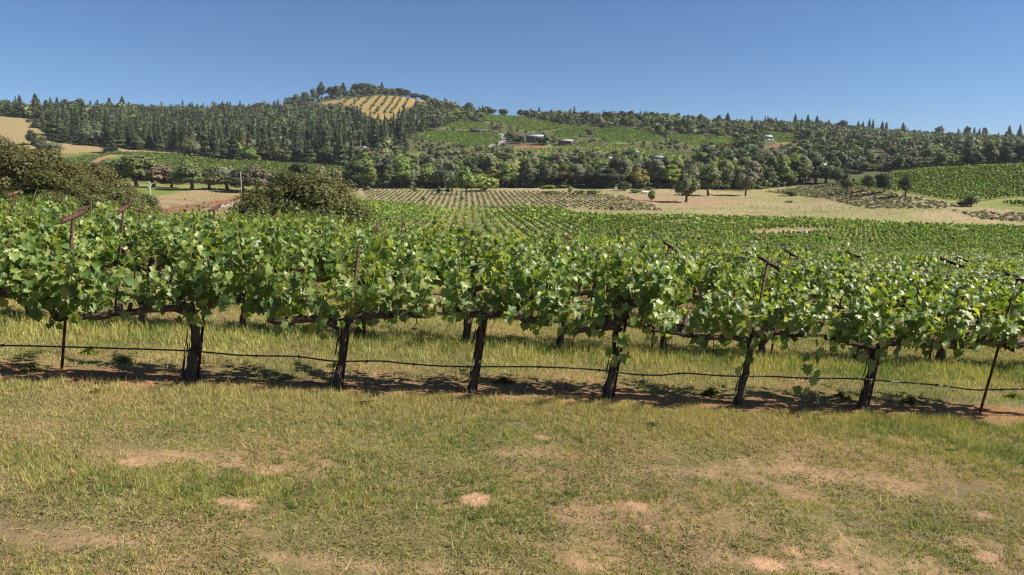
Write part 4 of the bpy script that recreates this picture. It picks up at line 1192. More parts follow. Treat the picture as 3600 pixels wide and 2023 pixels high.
# single trees standing in the fields
SINGLE = [
    ('oak', 2412, 612, 712, 92, K_OAK, 'lone dark oak standing on the bare rise in the field'), ('bush', 2291, 668, 706, 30, K_FRESH, 'small round tree left of the lone dark oak'),
    ('oak', 2620, 592, 690, 70, K_GREY, 'grey green oak at the wood edge right of the lone oak'), ('tall', 2490, 585, 690, 85, K_OAK, 'tall oak at the wood edge just behind the lone oak'),
    ('oak', 2942, 590, 652, 52, K_DARK, 'dark tree at the upper edge of the brush slope'), ('oak', 2978, 612, 676, 48, K_OAK, 'round tree casting a long shadow on the brush slope'),
    ('oak', 3052, 616, 668, 50, K_OAK, 'left one of the close pair of trees below the slope vineyard'), ('oak', 3106, 610, 676, 62, K_DARK, 'right and larger one of the close pair below the slope vineyard'),
    ('tall', 3182, 615, 692, 50, K_DARK, 'narrow dark tree before the slope vineyard'), ('bush', 3412, 688, 726, 46, K_DARK, 'dark shrub at the foot of the slope vineyard'), ('bush', 3385, 706, 727, 40, K_DARK, 'low dark shrub beside the taller one at the slope foot'),
    ('oak', 1640, 588, 686, 78, K_FRESH, 'leafy round tree with a visible trunk in front of the creek wood'), ('tall', 1575, 655, 686, 18, K_GREY, 'thin pale sapling left of the leafy round tree'), ('bush', 1543, 656, 683, 22, K_OAK, 'small upright shrub beside the pale sapling'),
    ('bush', 1700, 622, 674, 110, K_LIME, 'bright green willow thicket right of the leafy round tree'), ('bush', 1590, 605, 672, 70, K_GREY, 'pale willow left of the leafy round tree'),
    ('bush', 2195, 640, 672, 50, K_DARK, 'dark conical shrub before the creek wood'), ('bush', 2006, 655, 680, 18, K_LIME, 'small lime shrub on the field edge'),
    ('bush', 1930, 650, 664, 52, K_LIME, 'low bright shrub at the creek wood edge'), ('bush', 1975, 648, 662, 50, K_LIME, 'low bright shrub next to the other at the wood edge'), ('bush', 1936, 671, 683, 64, K_FRESH, 'flat dark green shrub in the dry field'),
    ('bush', 2040, 668, 684, 44, K_FRESH, 'left end of the long shrub group in the dry field'), ('bush', 2085, 668, 684, 54, K_FRESH, 'right end of the long shrub group in the dry field'), ('bush', 2234, 665, 679, 46, K_FRESH, 'round flat shrub before the white tank'),
    ('bush', 2280, 658, 669, 40, K_FRESH, 'flat shrub behind the white tank'), ('bush', 2780, 672, 690, 62, K_FRESH, 'broad flat shrub in the dry field at the right'), ('bush', 2776, 705, 713, 30, K_FRESH, 'tiny flat shrub below the broad one'),
    ('bush', 1290, 655, 672, 28, K_FRESH, 'green shrub at the lane end behind the old vines'), ('bush', 1460, 660, 676, 22, K_FRESH, 'small shrub at the upper edge of the old vines'), ('bush', 1625, 690, 706, 20, K_FRESH, 'single green bush among the old vines'), ('bush', 1488, 692, 706, 16, K_DARK, 'dark bush among the old vines'),
    ('bush', 2150, 728, 740, 14, K_DARK, 'tiny dark bush at the lower edge of the dry field'), ('bush', 1300, 700, 712, 10, K_DARK, 'tiny dark bush at the vineyard corner'),
]
for (k, px_, top, base, w, col, lb) in SINGLE:
    tree(k, px_, top, base, w, col, lb, 'single trees and shrubs in the valley', y0=150)

# bright and odd trees of the wooded slope
for (k, px_, top, base, w, col, lb) in [
    ('oak', 812, 492, 560, 70, K_LIME, 'bright green broadleaf tree before the dark conifers'), ('pine', 860, 468, 552, 24, K_DEAD, 'dead red-brown conifer among the green ones'), ('oak', 880, 520, 566, 40, K_FRESH, 'small fresh green tree beside the dead conifer'),
    ('oak', 905, 545, 572, 30, K_LIME, 'lime shrubby tree at the upper edge of the left vineyard'), ('oak', 668, 492, 545, 75, K_OAK, 'round oak at the forest foot above the left vineyard'), ('oak', 722, 500, 552, 60, K_BROWN, 'brownish oak at the forest foot above the rock heap'),
    ('cone', 390, 470, 538, 56, K_PINE2, 'single conifer standing in front of the forest at the tan field'), ('cone', 275, 460, 503, 62, K_PINE2, 'bushy conifer on the tan field edge'), ('cone', 230, 455, 503, 50, K_PINE2, 'dark conifer at the end of the field row'),
    ('cone', 300, 470, 510, 60, K_PINE2, 'broad low conifer on the field edge'), ('cone', 345, 478, 514, 46, K_PINE2, 'small conifer near the end of the field edge'), ('tall', 205, 430, 497, 66, K_OAK, 'tall light-crowned tree by the tan field'), ('tall', 170, 425, 493, 54, K_OAK, 'tall tree left of the light-crowned one'),
    ('cone', 125, 420, 450, 34, K_PINE2, 'conifer beside the driveway in the tan field'), ('oak', 103, 420, 434, 20, K_DARK, 'small round bush on the tan field'),
    ('oak', 115, 458, 510, 44, K_DARK, 'dark oak of the small group in the tan field'), ('oak', 145, 480, 542, 56, K_DARK, 'middle oak of the small group in the tan field'), ('oak', 190, 500, 545, 66, K_GREY, 'pale oak of the small group in the tan field'),
    ('cone', 70, 366, 414, 64, K_PINE, 'big dense conifer at the upper left beside the house'), ('cone', 32, 366, 408, 56, K_PINE2, 'dark conifer left of the big dense one'), ('cone', -20, 375, 408, 60, K_PINE2, 'conifer at the left picture edge on the ridge')]:
    tree(k, px_, top, base, w, col, lb, 'trees of the left slope', y0=380)

# skyline trees, one by one
SKY = [('pine', 82, 335, 26), ('pine', 137, 330, 34), ('pine', 190, 342, 18), ('pine', 213, 343, 24), ('oak', 243, 350, 34), ('oak', 280, 348, 50), ('pine', 395, 344, 24), ('pine', 440, 340, 28), ('pine', 675, 364, 28), ('oak', 700, 372, 24), ('oak', 790, 364, 36), ('pine', 935, 352, 12), ('oak', 920, 362, 46),
       ('oak', 1020, 344, 36), ('oak', 1045, 334, 30), ('oak', 1080, 325, 44), ('oak', 1112, 314, 30), ('tall', 1136, 290, 34), ('oak', 1175, 306, 46), ('oak', 1195, 303, 40), ('pine', 1213, 291, 30), ('oak', 1265, 294, 60), ('oak', 1290, 296, 60), ('oak', 1318, 300, 40), ('pine', 1347, 290, 20), ('oak', 1340, 304, 50), ('oak', 1385, 312, 40), ('oak', 1405, 310, 44), ('oak', 1430, 316, 40), ('oak', 1465, 328, 46), ('oak', 1495, 334, 40),
       ('oak', 1560, 356, 50), ('oak', 1650, 362, 44), ('oak', 1715, 376, 54), ('oak', 1770, 384, 36), ('tall', 1830, 386, 34), ('oak', 1870, 390, 50), ('oak', 1960, 402, 40),
       ('tall', 2184, 391, 30), ('tall', 2216, 390, 30), ('tall', 2250, 400, 26), ('tall', 2290, 394, 30), ('pine', 2370, 403, 18), ('pine', 2416, 403, 26), ('tall', 2460, 402, 34), ('tall', 2524, 406, 26), ('pine', 2555, 398, 28), ('oak', 2705, 416, 36), ('pine', 2792, 402, 20), ('pine', 2815, 416, 14), ('pine', 2836, 404, 22), ('pine', 2868, 408, 22), ('pine', 2910, 420, 14), ('oak', 2960, 424, 40), ('pine', 3013, 426, 16), ('pine', 3030, 427, 16), ('pine', 3052, 418, 16), ('pine', 3065, 420, 14), ('pine', 3098, 428, 18), ('pine', 3113, 429, 16), ('pine', 3171, 432, 22), ('oak', 3300, 446, 30), ('pine', 3306, 441, 18), ('oak', 3398, 445, 26), ('pine', 3422, 447, 14), ('oak', 3460, 450, 20), ('pine', 3545, 442, 20), ('pine', 3582, 439, 20)]
def ridge_depth(px_):
    ys = YR[(YR > 850) & (YR < 1700)]
    s = ray(px_, 640)[0]
    return float(ys[np.argmax((H(s * ys, ys) - CZ) / ys)])
for i, (k, px_, top, w) in enumerate(SKY):
    dY = ridge_depth(px_) - 12
    where = 'left ridge' if px_ < 960 else 'round hilltop' if px_ < 1520 else 'middle ridge' if px_ < 2700 else 'far right ridge'
    kd = {'pine': 'pine with a pointed top', 'oak': 'dark broad oak', 'tall': 'tall round-topped tree'}[k]
    tree(k, px_, top, 500, w, K_PINE2 if k == 'pine' else K_DARK, f'{kd} standing against the sky on the {where}', f'skyline trees of the {where}', Y=dY)

# orchard rows on the golden hill
def lerp(a, b, t): return a + (b - a) * t
for i, (a, b, n) in enumerate([((1300, 350), (1272, 378), 5), ((1337, 346), (1302, 388), 8), ((1362, 350), (1318, 404), 9), ((1392, 345), (1352, 402), 9), ((1410, 352), (1374, 402), 7), ((1436, 352), (1418, 384), 5), ((1262, 356), (1235, 378), 4), ((1225, 352), (1200, 372), 4)]):
    for k in range(n):
        t = k / (n - 1)
        px_, py_ = lerp(a[0], b[0], t) + tg.normal(0, 1.2), lerp(a[1], b[1], t)
        p = hit(px_, py_, 900)
        plant('orchard_tree', OAK, p, tg.uniform(4.2, 5.5), tg.uniform(4.5, 6.0), 10.0, 9.6, K_FRESH, 'small orchard tree planted in lines on the golden hill', 'tree', 'orchard rows on the golden hill', tg)

# woods: an even jittered planting over the wooded ground, leaving the clearings open
CLEAR = ['tan_left', 'vineyard_left', 'track', 'rocks_clearing', 'hill_gold', 'hill_v1', 'hill_v2', 'hill_v3', 'hill_v4', 'hill_v5', 'hill_v6', 'hill_v7', 'hill_v8', 'red_soil', 'red_soil2', 'meadow', 'meadow2', 'gold_right', 'yard', 'slope_vines', 'brush', 'dry_field', 'old_vines', 'slope_grass']
SIGHT = ['hill_gold', 'hill_v1', 'hill_v2', 'hill_v3', 'hill_v4', 'hill_v5', 'hill_v6', 'hill_v7', 'hill_v8', 'red_soil', 'red_soil2', 'meadow', 'meadow2', 'yard', 'tan_left']
LOW = []
def woods(y0, y1, step, g, smax=0.80):
    ys = np.arange(y0, y1, step); P = []
    for yy in ys:
        xs = np.arange(-smax * yy, smax * yy, step); P.append(np.stack([xs, np.full(len(xs), yy)], 1))
    P = np.vstack(P) + g.uniform(-.48, .48, (sum(len(q) for q in P), 2)) * step
    x, y = P[:, 0], P[:, 1]
    z = H(x, y); px_, py_ = proj(x, y, z)
    # hidden behind rising ground?
    ok = np.ones(len(x), bool)
    for k in CLEAR: ok &= ~inpoly(px_, py_, POLY[k])
    small = np.zeros(len(x), bool)
    for f in (0.3, 0.6, 0.9, 1.1):
        hp_ = 11.0 * f * FPX / y
        hide = np.zeros(len(x), bool)
        for k in SIGHT: hide |= inpoly(px_, py_ - hp_, POLY[k])
        small |= hide & (g.random(len(x)) < 0.9)
    vis = np.ones(len(x), bool)
    for f in np.linspace(0.3, 0.985, 24):
        vis &= (CZ + (z + 14 - CZ) * f) > H(x * f, y * f)
    ok &= vis
    k = ok & small
    LOW.append((x[k], y[k]))
    ok &= ~small
    return x[ok], y[ok], z[ok], px_[ok], py_[ok]

BUILD_SPOTS = [(1682, 470), (1880, 492), (1985, 507), (2225, 556), (2700, 505), (2310, 574), (2562, 574), (2890, 588), (3082, 534), (100, 396), (1280, 520), (2140, 566), (2085, 450), (1710, 505)]
g = np.random.default_rng(5)
x, y, z, px_, py_ = woods(405, 760, 9.0, g)
# which trees grow where
conif = (((px_ < 1240) & (y > 560)) | ((px_ < 1450) & (y > 640)))
leafmix = conif & (g.random(len(x)) < np.clip((fbm(x / 45, y / 45, 2, 201) - .38) * 2.2, 0.05, .8))
leftfoot = (px_ < 1240) & (y <= 560)
hmod = 0.65 + 0.7 * fbm(x / 38, y / 38, 2, 202)
keep = ~(conif & (g.random(len(x)) < 0.16)) & ~leftfoot & ~((px_ > 2880) & (y < 452)) & (px_ > 180 - 0 * px_)
keep &= ~((px_ > 2850) & (y < 540) & (g.random(len(x)) < 0.15))
keep &= ~((~conif) & (y > 560) & (g.random(len(x)) < 0.38))
keep &= ~((~conif) & (y < 420) )
for (bx, by) in BUILD_SPOTS: keep &= ~((np.abs(px_ - bx) < 30) & (py_ > by - 4) & (py_ < by + 48))
keep &= ~inpoly(px_, py_, [(1380, 500), (1440, 478), (1560, 500), (1640, 522), (1790, 520), (1800, 540), (1500, 535)])
x, y, z, px_, py_, conif, leafmix, hmod = [q[keep] for q in (x, y, z, px_, py_, conif, leafmix, hmod)]
print('woods near', len(x), conif.sum())
far_x, far_y, far_c = [], [], []
order = np.argsort(y)
no = nc = 0
for q in order:
    p = Vector((x[q], y[q], z[q] - 0.2))
    if conif[q]:
        if nc < 290:
            zone = 'above the tan field' if px_[q] < 420 else 'above the left vineyard' if px_[q] < 800 else 'around the dead red conifer' if px_[q] < 960 else 'below the golden hill' if px_[q] < 1240 else 'beside the hillside vineyards'
            lab = f'dark conifer in the dense left wood, {zone}'
            if leafmix[q]: plant('oak_tree', TALL if g.random() < .5 else OAK, p, g.uniform(9, 15), g.uniform(8, 12), 13, 8, K_GREY if g.random() < .5 else K_OAK, lab.replace('dark conifer', 'rounded grey green broadleaf tree'), 'tree', 'broadleaf trees of the left wooded slope', g)
            elif g.random() < 0.72: plant('pine_tree', PINE, p, hmod[q] * g.uniform(12, 27), g.uniform(6, 11), 22.0, 7.6, K_PINE if g.random() < .6 else K_PINE2, lab, 'tree', 'conifers of the left wooded slope', g)
            else: plant('pine_tree', CONE, p, g.uniform(12, 17), g.uniform(6, 8), 16.0, 8.4, K_PINE2, lab, 'tree', 'conifers of the left wooded slope', g)
            nc += 1
            continue
    elif no < 300:
        u = g.random()
        front = y[q] < 520
        c = K_OAK if u < .30 else K_GREY if u < .52 else K_FRESH if u < .74 else K_LIME if u < .82 else K_DARK if u < .94 else K_YEL
        if not front and u > .74: c = K_DARK if u < .9 else K_FRESH
        if px_[q] > 2860: c = K_DARK if u < .6 else K_OAK
        if px_[q] > 2860: lab, grp = 'dark oak in the wood behind the slope vineyard', 'oaks behind the slope vineyard'
        elif front:
            hue = {K_OAK: 'dull green', K_GREY: 'grey green', K_FRESH: 'fresh green', K_LIME: 'lime green', K_DARK: 'dark', K_YEL: 'yellowish'}[c]
            zone = 'behind the old vines' if px_[q] < 1560 else 'around the leafy round tree' if px_[q] < 1760 else 'behind the flat shrubs' if px_[q] < 2120 else 'left of the lone oak' if px_[q] < 2400 else 'right of the lone oak'
            edge = 'front' if y[q] < 455 else 'middle' if y[q] < 490 else 'back'
            lab, grp = f'{hue} broadleaf tree in the {edge} of the creek wood, {zone}', 'trees of the creek wood'
        else: lab, grp = 'broadleaf tree between the hillside vineyards and farm buildings', 'trees among the farm buildings'
        tall = g.random() < (0.55 if front else 0.35)
        if tall: plant('broadleaf_tree', TALL, p, g.uniform(11, 18), g.uniform(8.0, 12), 13.0, 7.8, c, lab, 'tree', grp, g)
        else: plant('oak_tree', OAK, p, g.uniform(8, 13), g.uniform(10, 15), 10.0, 9.6, c, lab, 'tree', grp, g)
        no += 1
        continue
    far_x.append(x[q]); far_y.append(y[q]); far_c.append(conif[q])
print('individual woods', no, nc, 'rest', len(far_x))
fx, fy, fc = np.array(far_x), np.array(far_y), np.array(far_c, bool)
x, y, z, px_, py_ = woods(760, 1560, 12.2, g, 0.76)
kp = (g.random(len(x)) < 0.92) & ~((px_ > 950) & (px_ < 1230) & (py_ < 385) & (g.random(len(x)) < .65))
for (bx, by) in BUILD_SPOTS: kp &= ~((np.abs(px_ - bx) < 26) & (py_ > by - 4) & (py_ < by + 16))
x, y, px_, py_ = x[kp], y[kp], px_[kp], py_[kp]
pc = np.where(px_ < 1000, np.clip((py_ - 392) / 40, 0.05, .85), np.where(px_ < 1500, np.clip((py_ - 400) / 40, 0.04, .75), 0.03))
fx = np.concatenate([fx, x]); fy = np.concatenate([fy, y]); fc = np.concatenate([fc, g.random(len(x)) < pc])
print('far woods', len(fx))
def tints(n, cols, w, g, jit=.22):
    t = np.array(cols)[g.choice(len(cols), n, p=np.array(w) / sum(w))]
    return t * (1 + jit * (g.random((n, 1)) - .5) * 2) * (1 + 0.06 * g.normal(size=(n, 3)))
X, Y_ = fx[fc], fy[fc]; n = len(X)
mass('forest', PINE_LO, X, Y_, np.stack([g.uniform(.7, 1.45, n), (0.55 + 0.8 * fbm(X / 40, Y_ / 40, 2, 203)) * g.uniform(.4, 1.0, n)], 1), (0.6 + 0.8 * fbm(X / 60, Y_ / 60, 2, 204))[:, None] * tints(n, [K_PINE, K_PINE2, K_OAK, K_GREY], [5, 3, 2, 1], g, .35), M_MASS, 'dense dark conifer forest covering the far left slopes', 'forest', g, -0.3)
X, Y_ = fx[~fc], fy[~fc]; n = len(X)
mass('forest', OAK_LO, X, Y_, np.stack([g.uniform(.8, 1.9, n), (0.6 + 0.8 * fbm(X / 50, Y_ / 50, 2, 205)) * g.uniform(.6, 1.25, n)], 1), (0.6 + 0.8 * fbm(X / 60, Y_ / 60, 2, 206))[:, None] * tints(n, [K_OAK, K_DARK, K_GREY, K_FRESH], [4, 5, 1, .6], g, .45), M_MASS, 'oak woodland covering the far ridges and hills', 'forest', g, -0.3)
X = np.concatenate([a for a, _ in LOW]); Y_ = np.concatenate([b for _, b in LOW])
pxx, pyy = proj(X, Y_, H(X, Y_)); k = g.random(len(X)) < .75
for (bx, by) in BUILD_SPOTS: k &= ~((np.abs(pxx - bx) < 26) & (pyy > by - 6) & (pyy < by + 14))
X, Y_ = X[k], Y_[k]; n = len(X)
mass('scrub', OAK_LO, X, Y_, np.stack([g.uniform(.35, .7, n), g.uniform(.22, .5, n)], 1), tints(n, [K_OAK, K_DARK, K_GREY, K_FRESH], [4, 3, 1, 2], g, .4), M_MASS, 'scattered low scrub between the hillside fields', 'scrub', g, -0.2)
# undergrowth along the creek wood edge and foot of the woods
X = g.uniform(-90, 175, 900); Y_ = 418 + 60 * g.random(900) ** 2
pxx, pyy = proj(X, Y_, H(X, Y_)); k = np.ones(len(X), bool)
for kk in ('dry_field', 'brush', 'slope_vines', 'meadow2', 'old_vines', 'vineyard_left'): k &= ~inpoly(pxx, pyy, POLY[kk])
X, Y_ = X[k], Y_[k]; n = len(X)
mass('undergrowth', arr(oak, 4, 2300, 110, 0.9, 3.2, 4.2, 14, 0.02), X, Y_, np.stack([g.uniform(.7, 1.6, n), g.uniform(.6, 1.6, n)], 1), tints(n, [K_OAK, K_FRESH, K_GREY, K_DARK], [4, 3, 1, 3], g), M_MASS, 'brushy undergrowth along the foot of the creek wood', 'undergrowth', g, -0.2)

# ------------------------------------------------------------------ vineyards across the valley
def bushvine(seed, ncard, cs):
    """head-trained vine: short stem, vase-shaped leafy head"""
    g = np.random.default_rng(seed)
    na = 9
    dirs = np.stack([np.cos(np.arange(na) * 6.283 / na + g.normal(0, .3, na)) * g.uniform(.2, .6, na), np.sin(np.arange(na) * 6.283 / na) * g.uniform(.2, .6, na), np.ones(na)], 1)
    k = g.integers(0, na, ncard); t = g.random(ncard) ** .8
    P = np.array([0, 0, 0.5]) + dirs[k] * (t * g.uniform(.55, .85, na)[k])[:, None] + g.normal(0, .09, (ncard, 3))
    N = dirs[k] * [1.2, 1.2, .5] + [0, 0, .4]
    return cards(P, N, cs * g.uniform(.7, 1.3, ncard), g, .5)
BV = []
for k in range(5):
    V, F, rn = bushvine(3000 + k, 170, 0.17)
    cm = mesh('crown', V, F, False, rnd=('POINT', rn)); cm.materials.append(M_TREE)
    mb = MB(); gg = np.random.default_rng(k)
    mb.tube([(0, 0, -.1), (.03, 0, .3), (.02, .02, .55)], [.07, .055, .06], 6, .3, k)
    for q in range(4): a = q * 1.57 + k; mb.tube([(.02, .02, .5), (.2 * math.cos(a), .2 * math.sin(a), .75)], [.035, .02], 5)
    tm = mb.mesh('trunk'); tm.materials.append(M_BARK)
    DIM[cm.name] = (1.0, 1.0); BV.append((cm, tm))
BV_MID = [bushvine(3100 + k, 46, 0.33) for k in range(5)]
BV_LO = [bushvine(3200 + k, 16, 0.62) for k in range(5)]
K_VINE = (0.19, 0.26, 0.055)

g = np.random.default_rng(9)
# rows run nearly straight away from the camera
ang = math.atan(ray(1640, 640)[0])
dv = np.array([math.sin(ang), math.cos(ang)]); sv = np.array([math.cos(ang), -math.sin(ang)])
A, B = np.meshgrid(np.arange(-150, 330, 2.3), np.arange(50, 420, 2.1))
A = A.ravel() + g.normal(0, .10, A.size); B = B.ravel() + g.normal(0, .10, B.size)
X = A * sv[0] + B * dv[0]; Y_ = A * sv[1] + B * dv[1]
Z = H(X, Y_); px_, py_ = proj(X, Y_, Z)
ok = inpoly(px_, py_, POLY['valley_vines']) & (Y_ > 70) & (Y_ < 330) & (np.abs(X / Y_) < 0.78)
for k in ('stones_clearing', 'stones_clearing2'): ok &= ~inpoly(px_, py_, POLY[k])
ok &= g.random(len(X)) > 0.05
# only where the trellised block does not hide them
top = (Z + 1.3 - CZ) / Y_
lim = (H(X / Y_ * 33.5, np.full(len(X), 33.5)) + 1.5 - CZ) / 33.5
ok &= top > lim - 0.012
X, Y_, Z, px_ = X[ok], Y_[ok], Z[ok], px_[ok]
o = np.argsort(Y_); X, Y_, Z = X[o], Y_[o], Z[o]
# the largest in view first
vis = (Z + 0.9 - CZ) / Y_ > (H(X / Y_ * 33.5, np.full(len(X), 33.5)) + 1.95 - CZ) / 33.5
seen = np.where(vis)[0]
ind = seen[:300]
print('valley vines', len(X), 'first depth', Y_[ind[0]], Y_[ind[-1]])
for q in ind:
    v = plant('bush_vine', BV, Vector((X[q], Y_[q], Z[q])), g.uniform(.85, 1.15), g.uniform(.85, 1.15), 1, 1, K_VINE, 'free-standing bush vine of the valley vineyard, ' + ('before the grassy island' if X[q] / Y_[q] < .45 else 'right of the grassy island'), 'vine', 'bush vines of the valley vineyard', g)
m = np.ones(len(X), bool); m[ind] = False
mid = m & (Y_ < 190); lo = m & (Y_ >= 190)
for (mm, sh, nm) in ((mid, BV_MID, 'lines of bush vines in the middle of the valley vineyard'), (lo, BV_LO, 'farthest lines of bush vines in the valley vineyard')):
    n = mm.sum()
    mass('valley_vineyard', sh, X[mm], Y_[mm], np.stack([g.uniform(.85, 1.15, n), g.uniform(.85, 1.15, n)], 1), tints(n, [K_VINE, (0.155, 0.23, 0.046)], [2, 1], g), M_MASS, nm, 'vineyard', g)

def field(keys, sv_ang, gap, step, y0, y1, x0, x1, sh, col, label, scale=(1.0, 1.0), name='vineyard_rows', drop=0.05, seed=1, elong=1.0, excl=()):
    g = np.random.default_rng(seed)
    c, s = math.cos(sv_ang), math.sin(sv_ang)
    ex = max(abs(x0), abs(x1)) + (y1 - y0)
    A, B = np.meshgrid(np.arange(-ex, ex, step), np.arange(-ex, ex, gap))
    A = A.ravel() + g.normal(0, step * .12, A.size); B = B.ravel() + g.normal(0, gap * .05, B.size)
    X = (x0 + x1) / 2 + A * c - B * s; Y_ = (y0 + y1) / 2 + A * s + B * c
    ok = (Y_ > y0) & (Y_ < y1) & (X > x0) & (X < x1); X, Y_ = X[ok], Y_[ok]
    px_, py_ = proj(X, Y_, H(X, Y_))
    ok = np.zeros(len(X), bool)
    for k in keys: ok |= inpoly(px_, py_, POLY[k])
    for k in excl: ok &= ~inpoly(px_, py_, POLY[k])
    ok &= g.random(len(X)) > drop
    X, Y_ = X[ok], Y_[ok]; n = len(X)
    print(label, n)
    mass(name, sh, X, Y_, np.stack([g.uniform(.8, 1.2, n) * scale[0], g.uniform(.85, 1.15, n) * scale[1]], 1), tints(n, [col, tuple(q * .75 for q in col)], [2, 1], g), M_MASS, label, 'vineyard', g)
HV = [bushvine(3300 + k, 12, 0.8) for k in range(6)]
SV = [bushvine(3400 + k, 30, 0.5) for k in range(6)]
field(['vineyard_left'], 1.25, 2.6, 2.2, 395, 660, -300, -90, HV, (0.13, 0.19, 0.04), 'green vine rows on the left slope below the forest', (1.0, 1.15), seed=2, excl=('track', 'track_grass'))
field(['slope_vines'], 0.30, 2.7, 1.3, 230, 420, 90, 330, SV, (0.20, 0.265, 0.055), 'dense bright vine rows on the slope at the right', (1.15, 1.25), seed=3)
field(['slope_vines2'], 0.1, 2.7, 1.2, 200, 330, 130, 330, SV, (0.12, 0.18, 0.03), 'short vine rows at the right edge below the slope vineyard', (1.1, 1.1), seed=4)
field(['old_vines'], math.pi / 2 - ang, 2.6, 1.9, 260, 440, -90, 90, HV, (0.20, 0.205, 0.10), 'sparse grey-green neglected vines beyond the valley vineyard', (0.8, 0.55), seed=5, drop=0.36)
field(['hill_v1', 'hill_v4', 'hill_v5', 'hill_v6', 'hill_v8'], 0.35, 3.0, 2.2, 560, 1300, -140, 520, HV, (0.15, 0.22, 0.045), 'vineyard blocks on the hillside between the farm buildings', (1.25, 1.3), seed=6)
field(['hill_v2', 'hill_v3'], 2.0, 3.4, 2.0, 760, 1200, -120, 120, HV, (0.17, 0.24, 0.05), 'striped vineyard blocks high on the hillside', (1.2, 1.3), seed=7)
field(['hill_v7'], 0.1, 3.2, 2.6, 560, 900, -20, 260, HV, (0.16, 0.19, 0.055), 'thin olive vineyard above the creek wood', (1.1, 1.0), seed=8, drop=0.15, excl=('red_soil',))
BR = arr(oak, 5, 3500, 22, 0.55, 0.9, 1.5, 8, 0.02)
field(['brush', 'brush2'], 0.6, 2.2, 2.0, 210, 450, 60, 260, BR, (0.19, 0.19, 0.11), 'low grey-green brush on the slope below the right vineyard', (1.2, 0.6), name='brush', seed=9, drop=0.35)

# dry grass on the valley fields: coarse tufts give the nap of the grassland
x = g.uniform(-0.42, 0.74, 60000); y = np.exp(g.uniform(math.log(110), math.log(430), 60000)); x = x * y
px_, py_ = proj(x, y, H(x, y)); ok = inpoly(px_, py_, POLY['dry_field']) | inpoly(px_, py_, POLY['pole_field'])
ok &= ~inpoly(px_, py_, POLY['road'])
x, y = x[ok], y[ok]; n = len(x)
blades('dry_grass', x, y, g.uniform(.25, .6, n), g.uniform(.12, .35, n), np.clip(g.normal(.4, .2, n), 0, .9), mixcol(np.clip((fbm(x / 20, y / 20, 3, 40) - .4) * 4 + g.normal(0, .2, n), 0, 1), np.array((.40, .32, .19)), np.array((.27, .25, .11))), 'dry straw-coloured grass on the valley fields', 'grass', seed=8)

# ------------------------------------------------------------------ stones, tank, poles, wires, buildings
def rock(px_, py_, w, h, label, seed, y0=60):
    g = np.random.default_rng(seed); p = hit(px_, py_, y0)
    d = p.y; W = w * d / FPX; Hh = h * d / FPX
    import bmesh
    bm = bmesh.new(); bmesh.ops.create_icosphere(bm, subdivisions=3, radius=1)
    for v in bm.verts:
        n_ = 0.75 + 0.5 * fbm(np.array([v.co.x * 1.3 + seed]), np.array([v.co.y * 1.3 + v.co.z * 1.7]), 3, seed)[0]
        v.co = Vector((v.co.x * W / 2 * n_, v.co.y * W / 2 * n_, v.co.z * Hh * .75 * n_ + Hh * .15))
    me = bpy.data.meshes.new('boulder'); bm.to_mesh(me); bm.free()
    o = link('boulder', me, M_STONE, None, p); o.rotation_euler = (0, 0, seed)
    tag(o, label, 'rock', 'boulders in the vineyard')
rock(2310, 792, 24, 14, 'grey boulder among the bush vines', 1)
rock(2378, 793, 12, 8, 'small pale boulder right of the grey one', 2)
rock(2398, 794, 10, 7, 'smallest pale boulder of the upper pair', 3)
rock(2742, 826, 20, 10, 'flat dark boulder at the left of the grassy island', 4)
rock(2825, 822, 40, 14, 'long low boulder in the grassy island', 5)
rock(2880, 821, 36, 16, 'rounded boulder at the right of the grassy island', 6)
rock(2855, 820, 24, 12, 'middle boulder of the grassy island', 7)
rock(718, 552, 14, 7, 'pale rock heap at the forest foot, left stone', 8, 400)
rock(728, 549, 10, 6, 'pale rock heap at the forest foot, right stone', 9, 400)
rock(778, 584, 8, 5, 'white stone in the clearing of the left vineyard', 10, 400)
rock(2165, 665, 18, 8, 'rock pile before the creek wood', 11, 150)

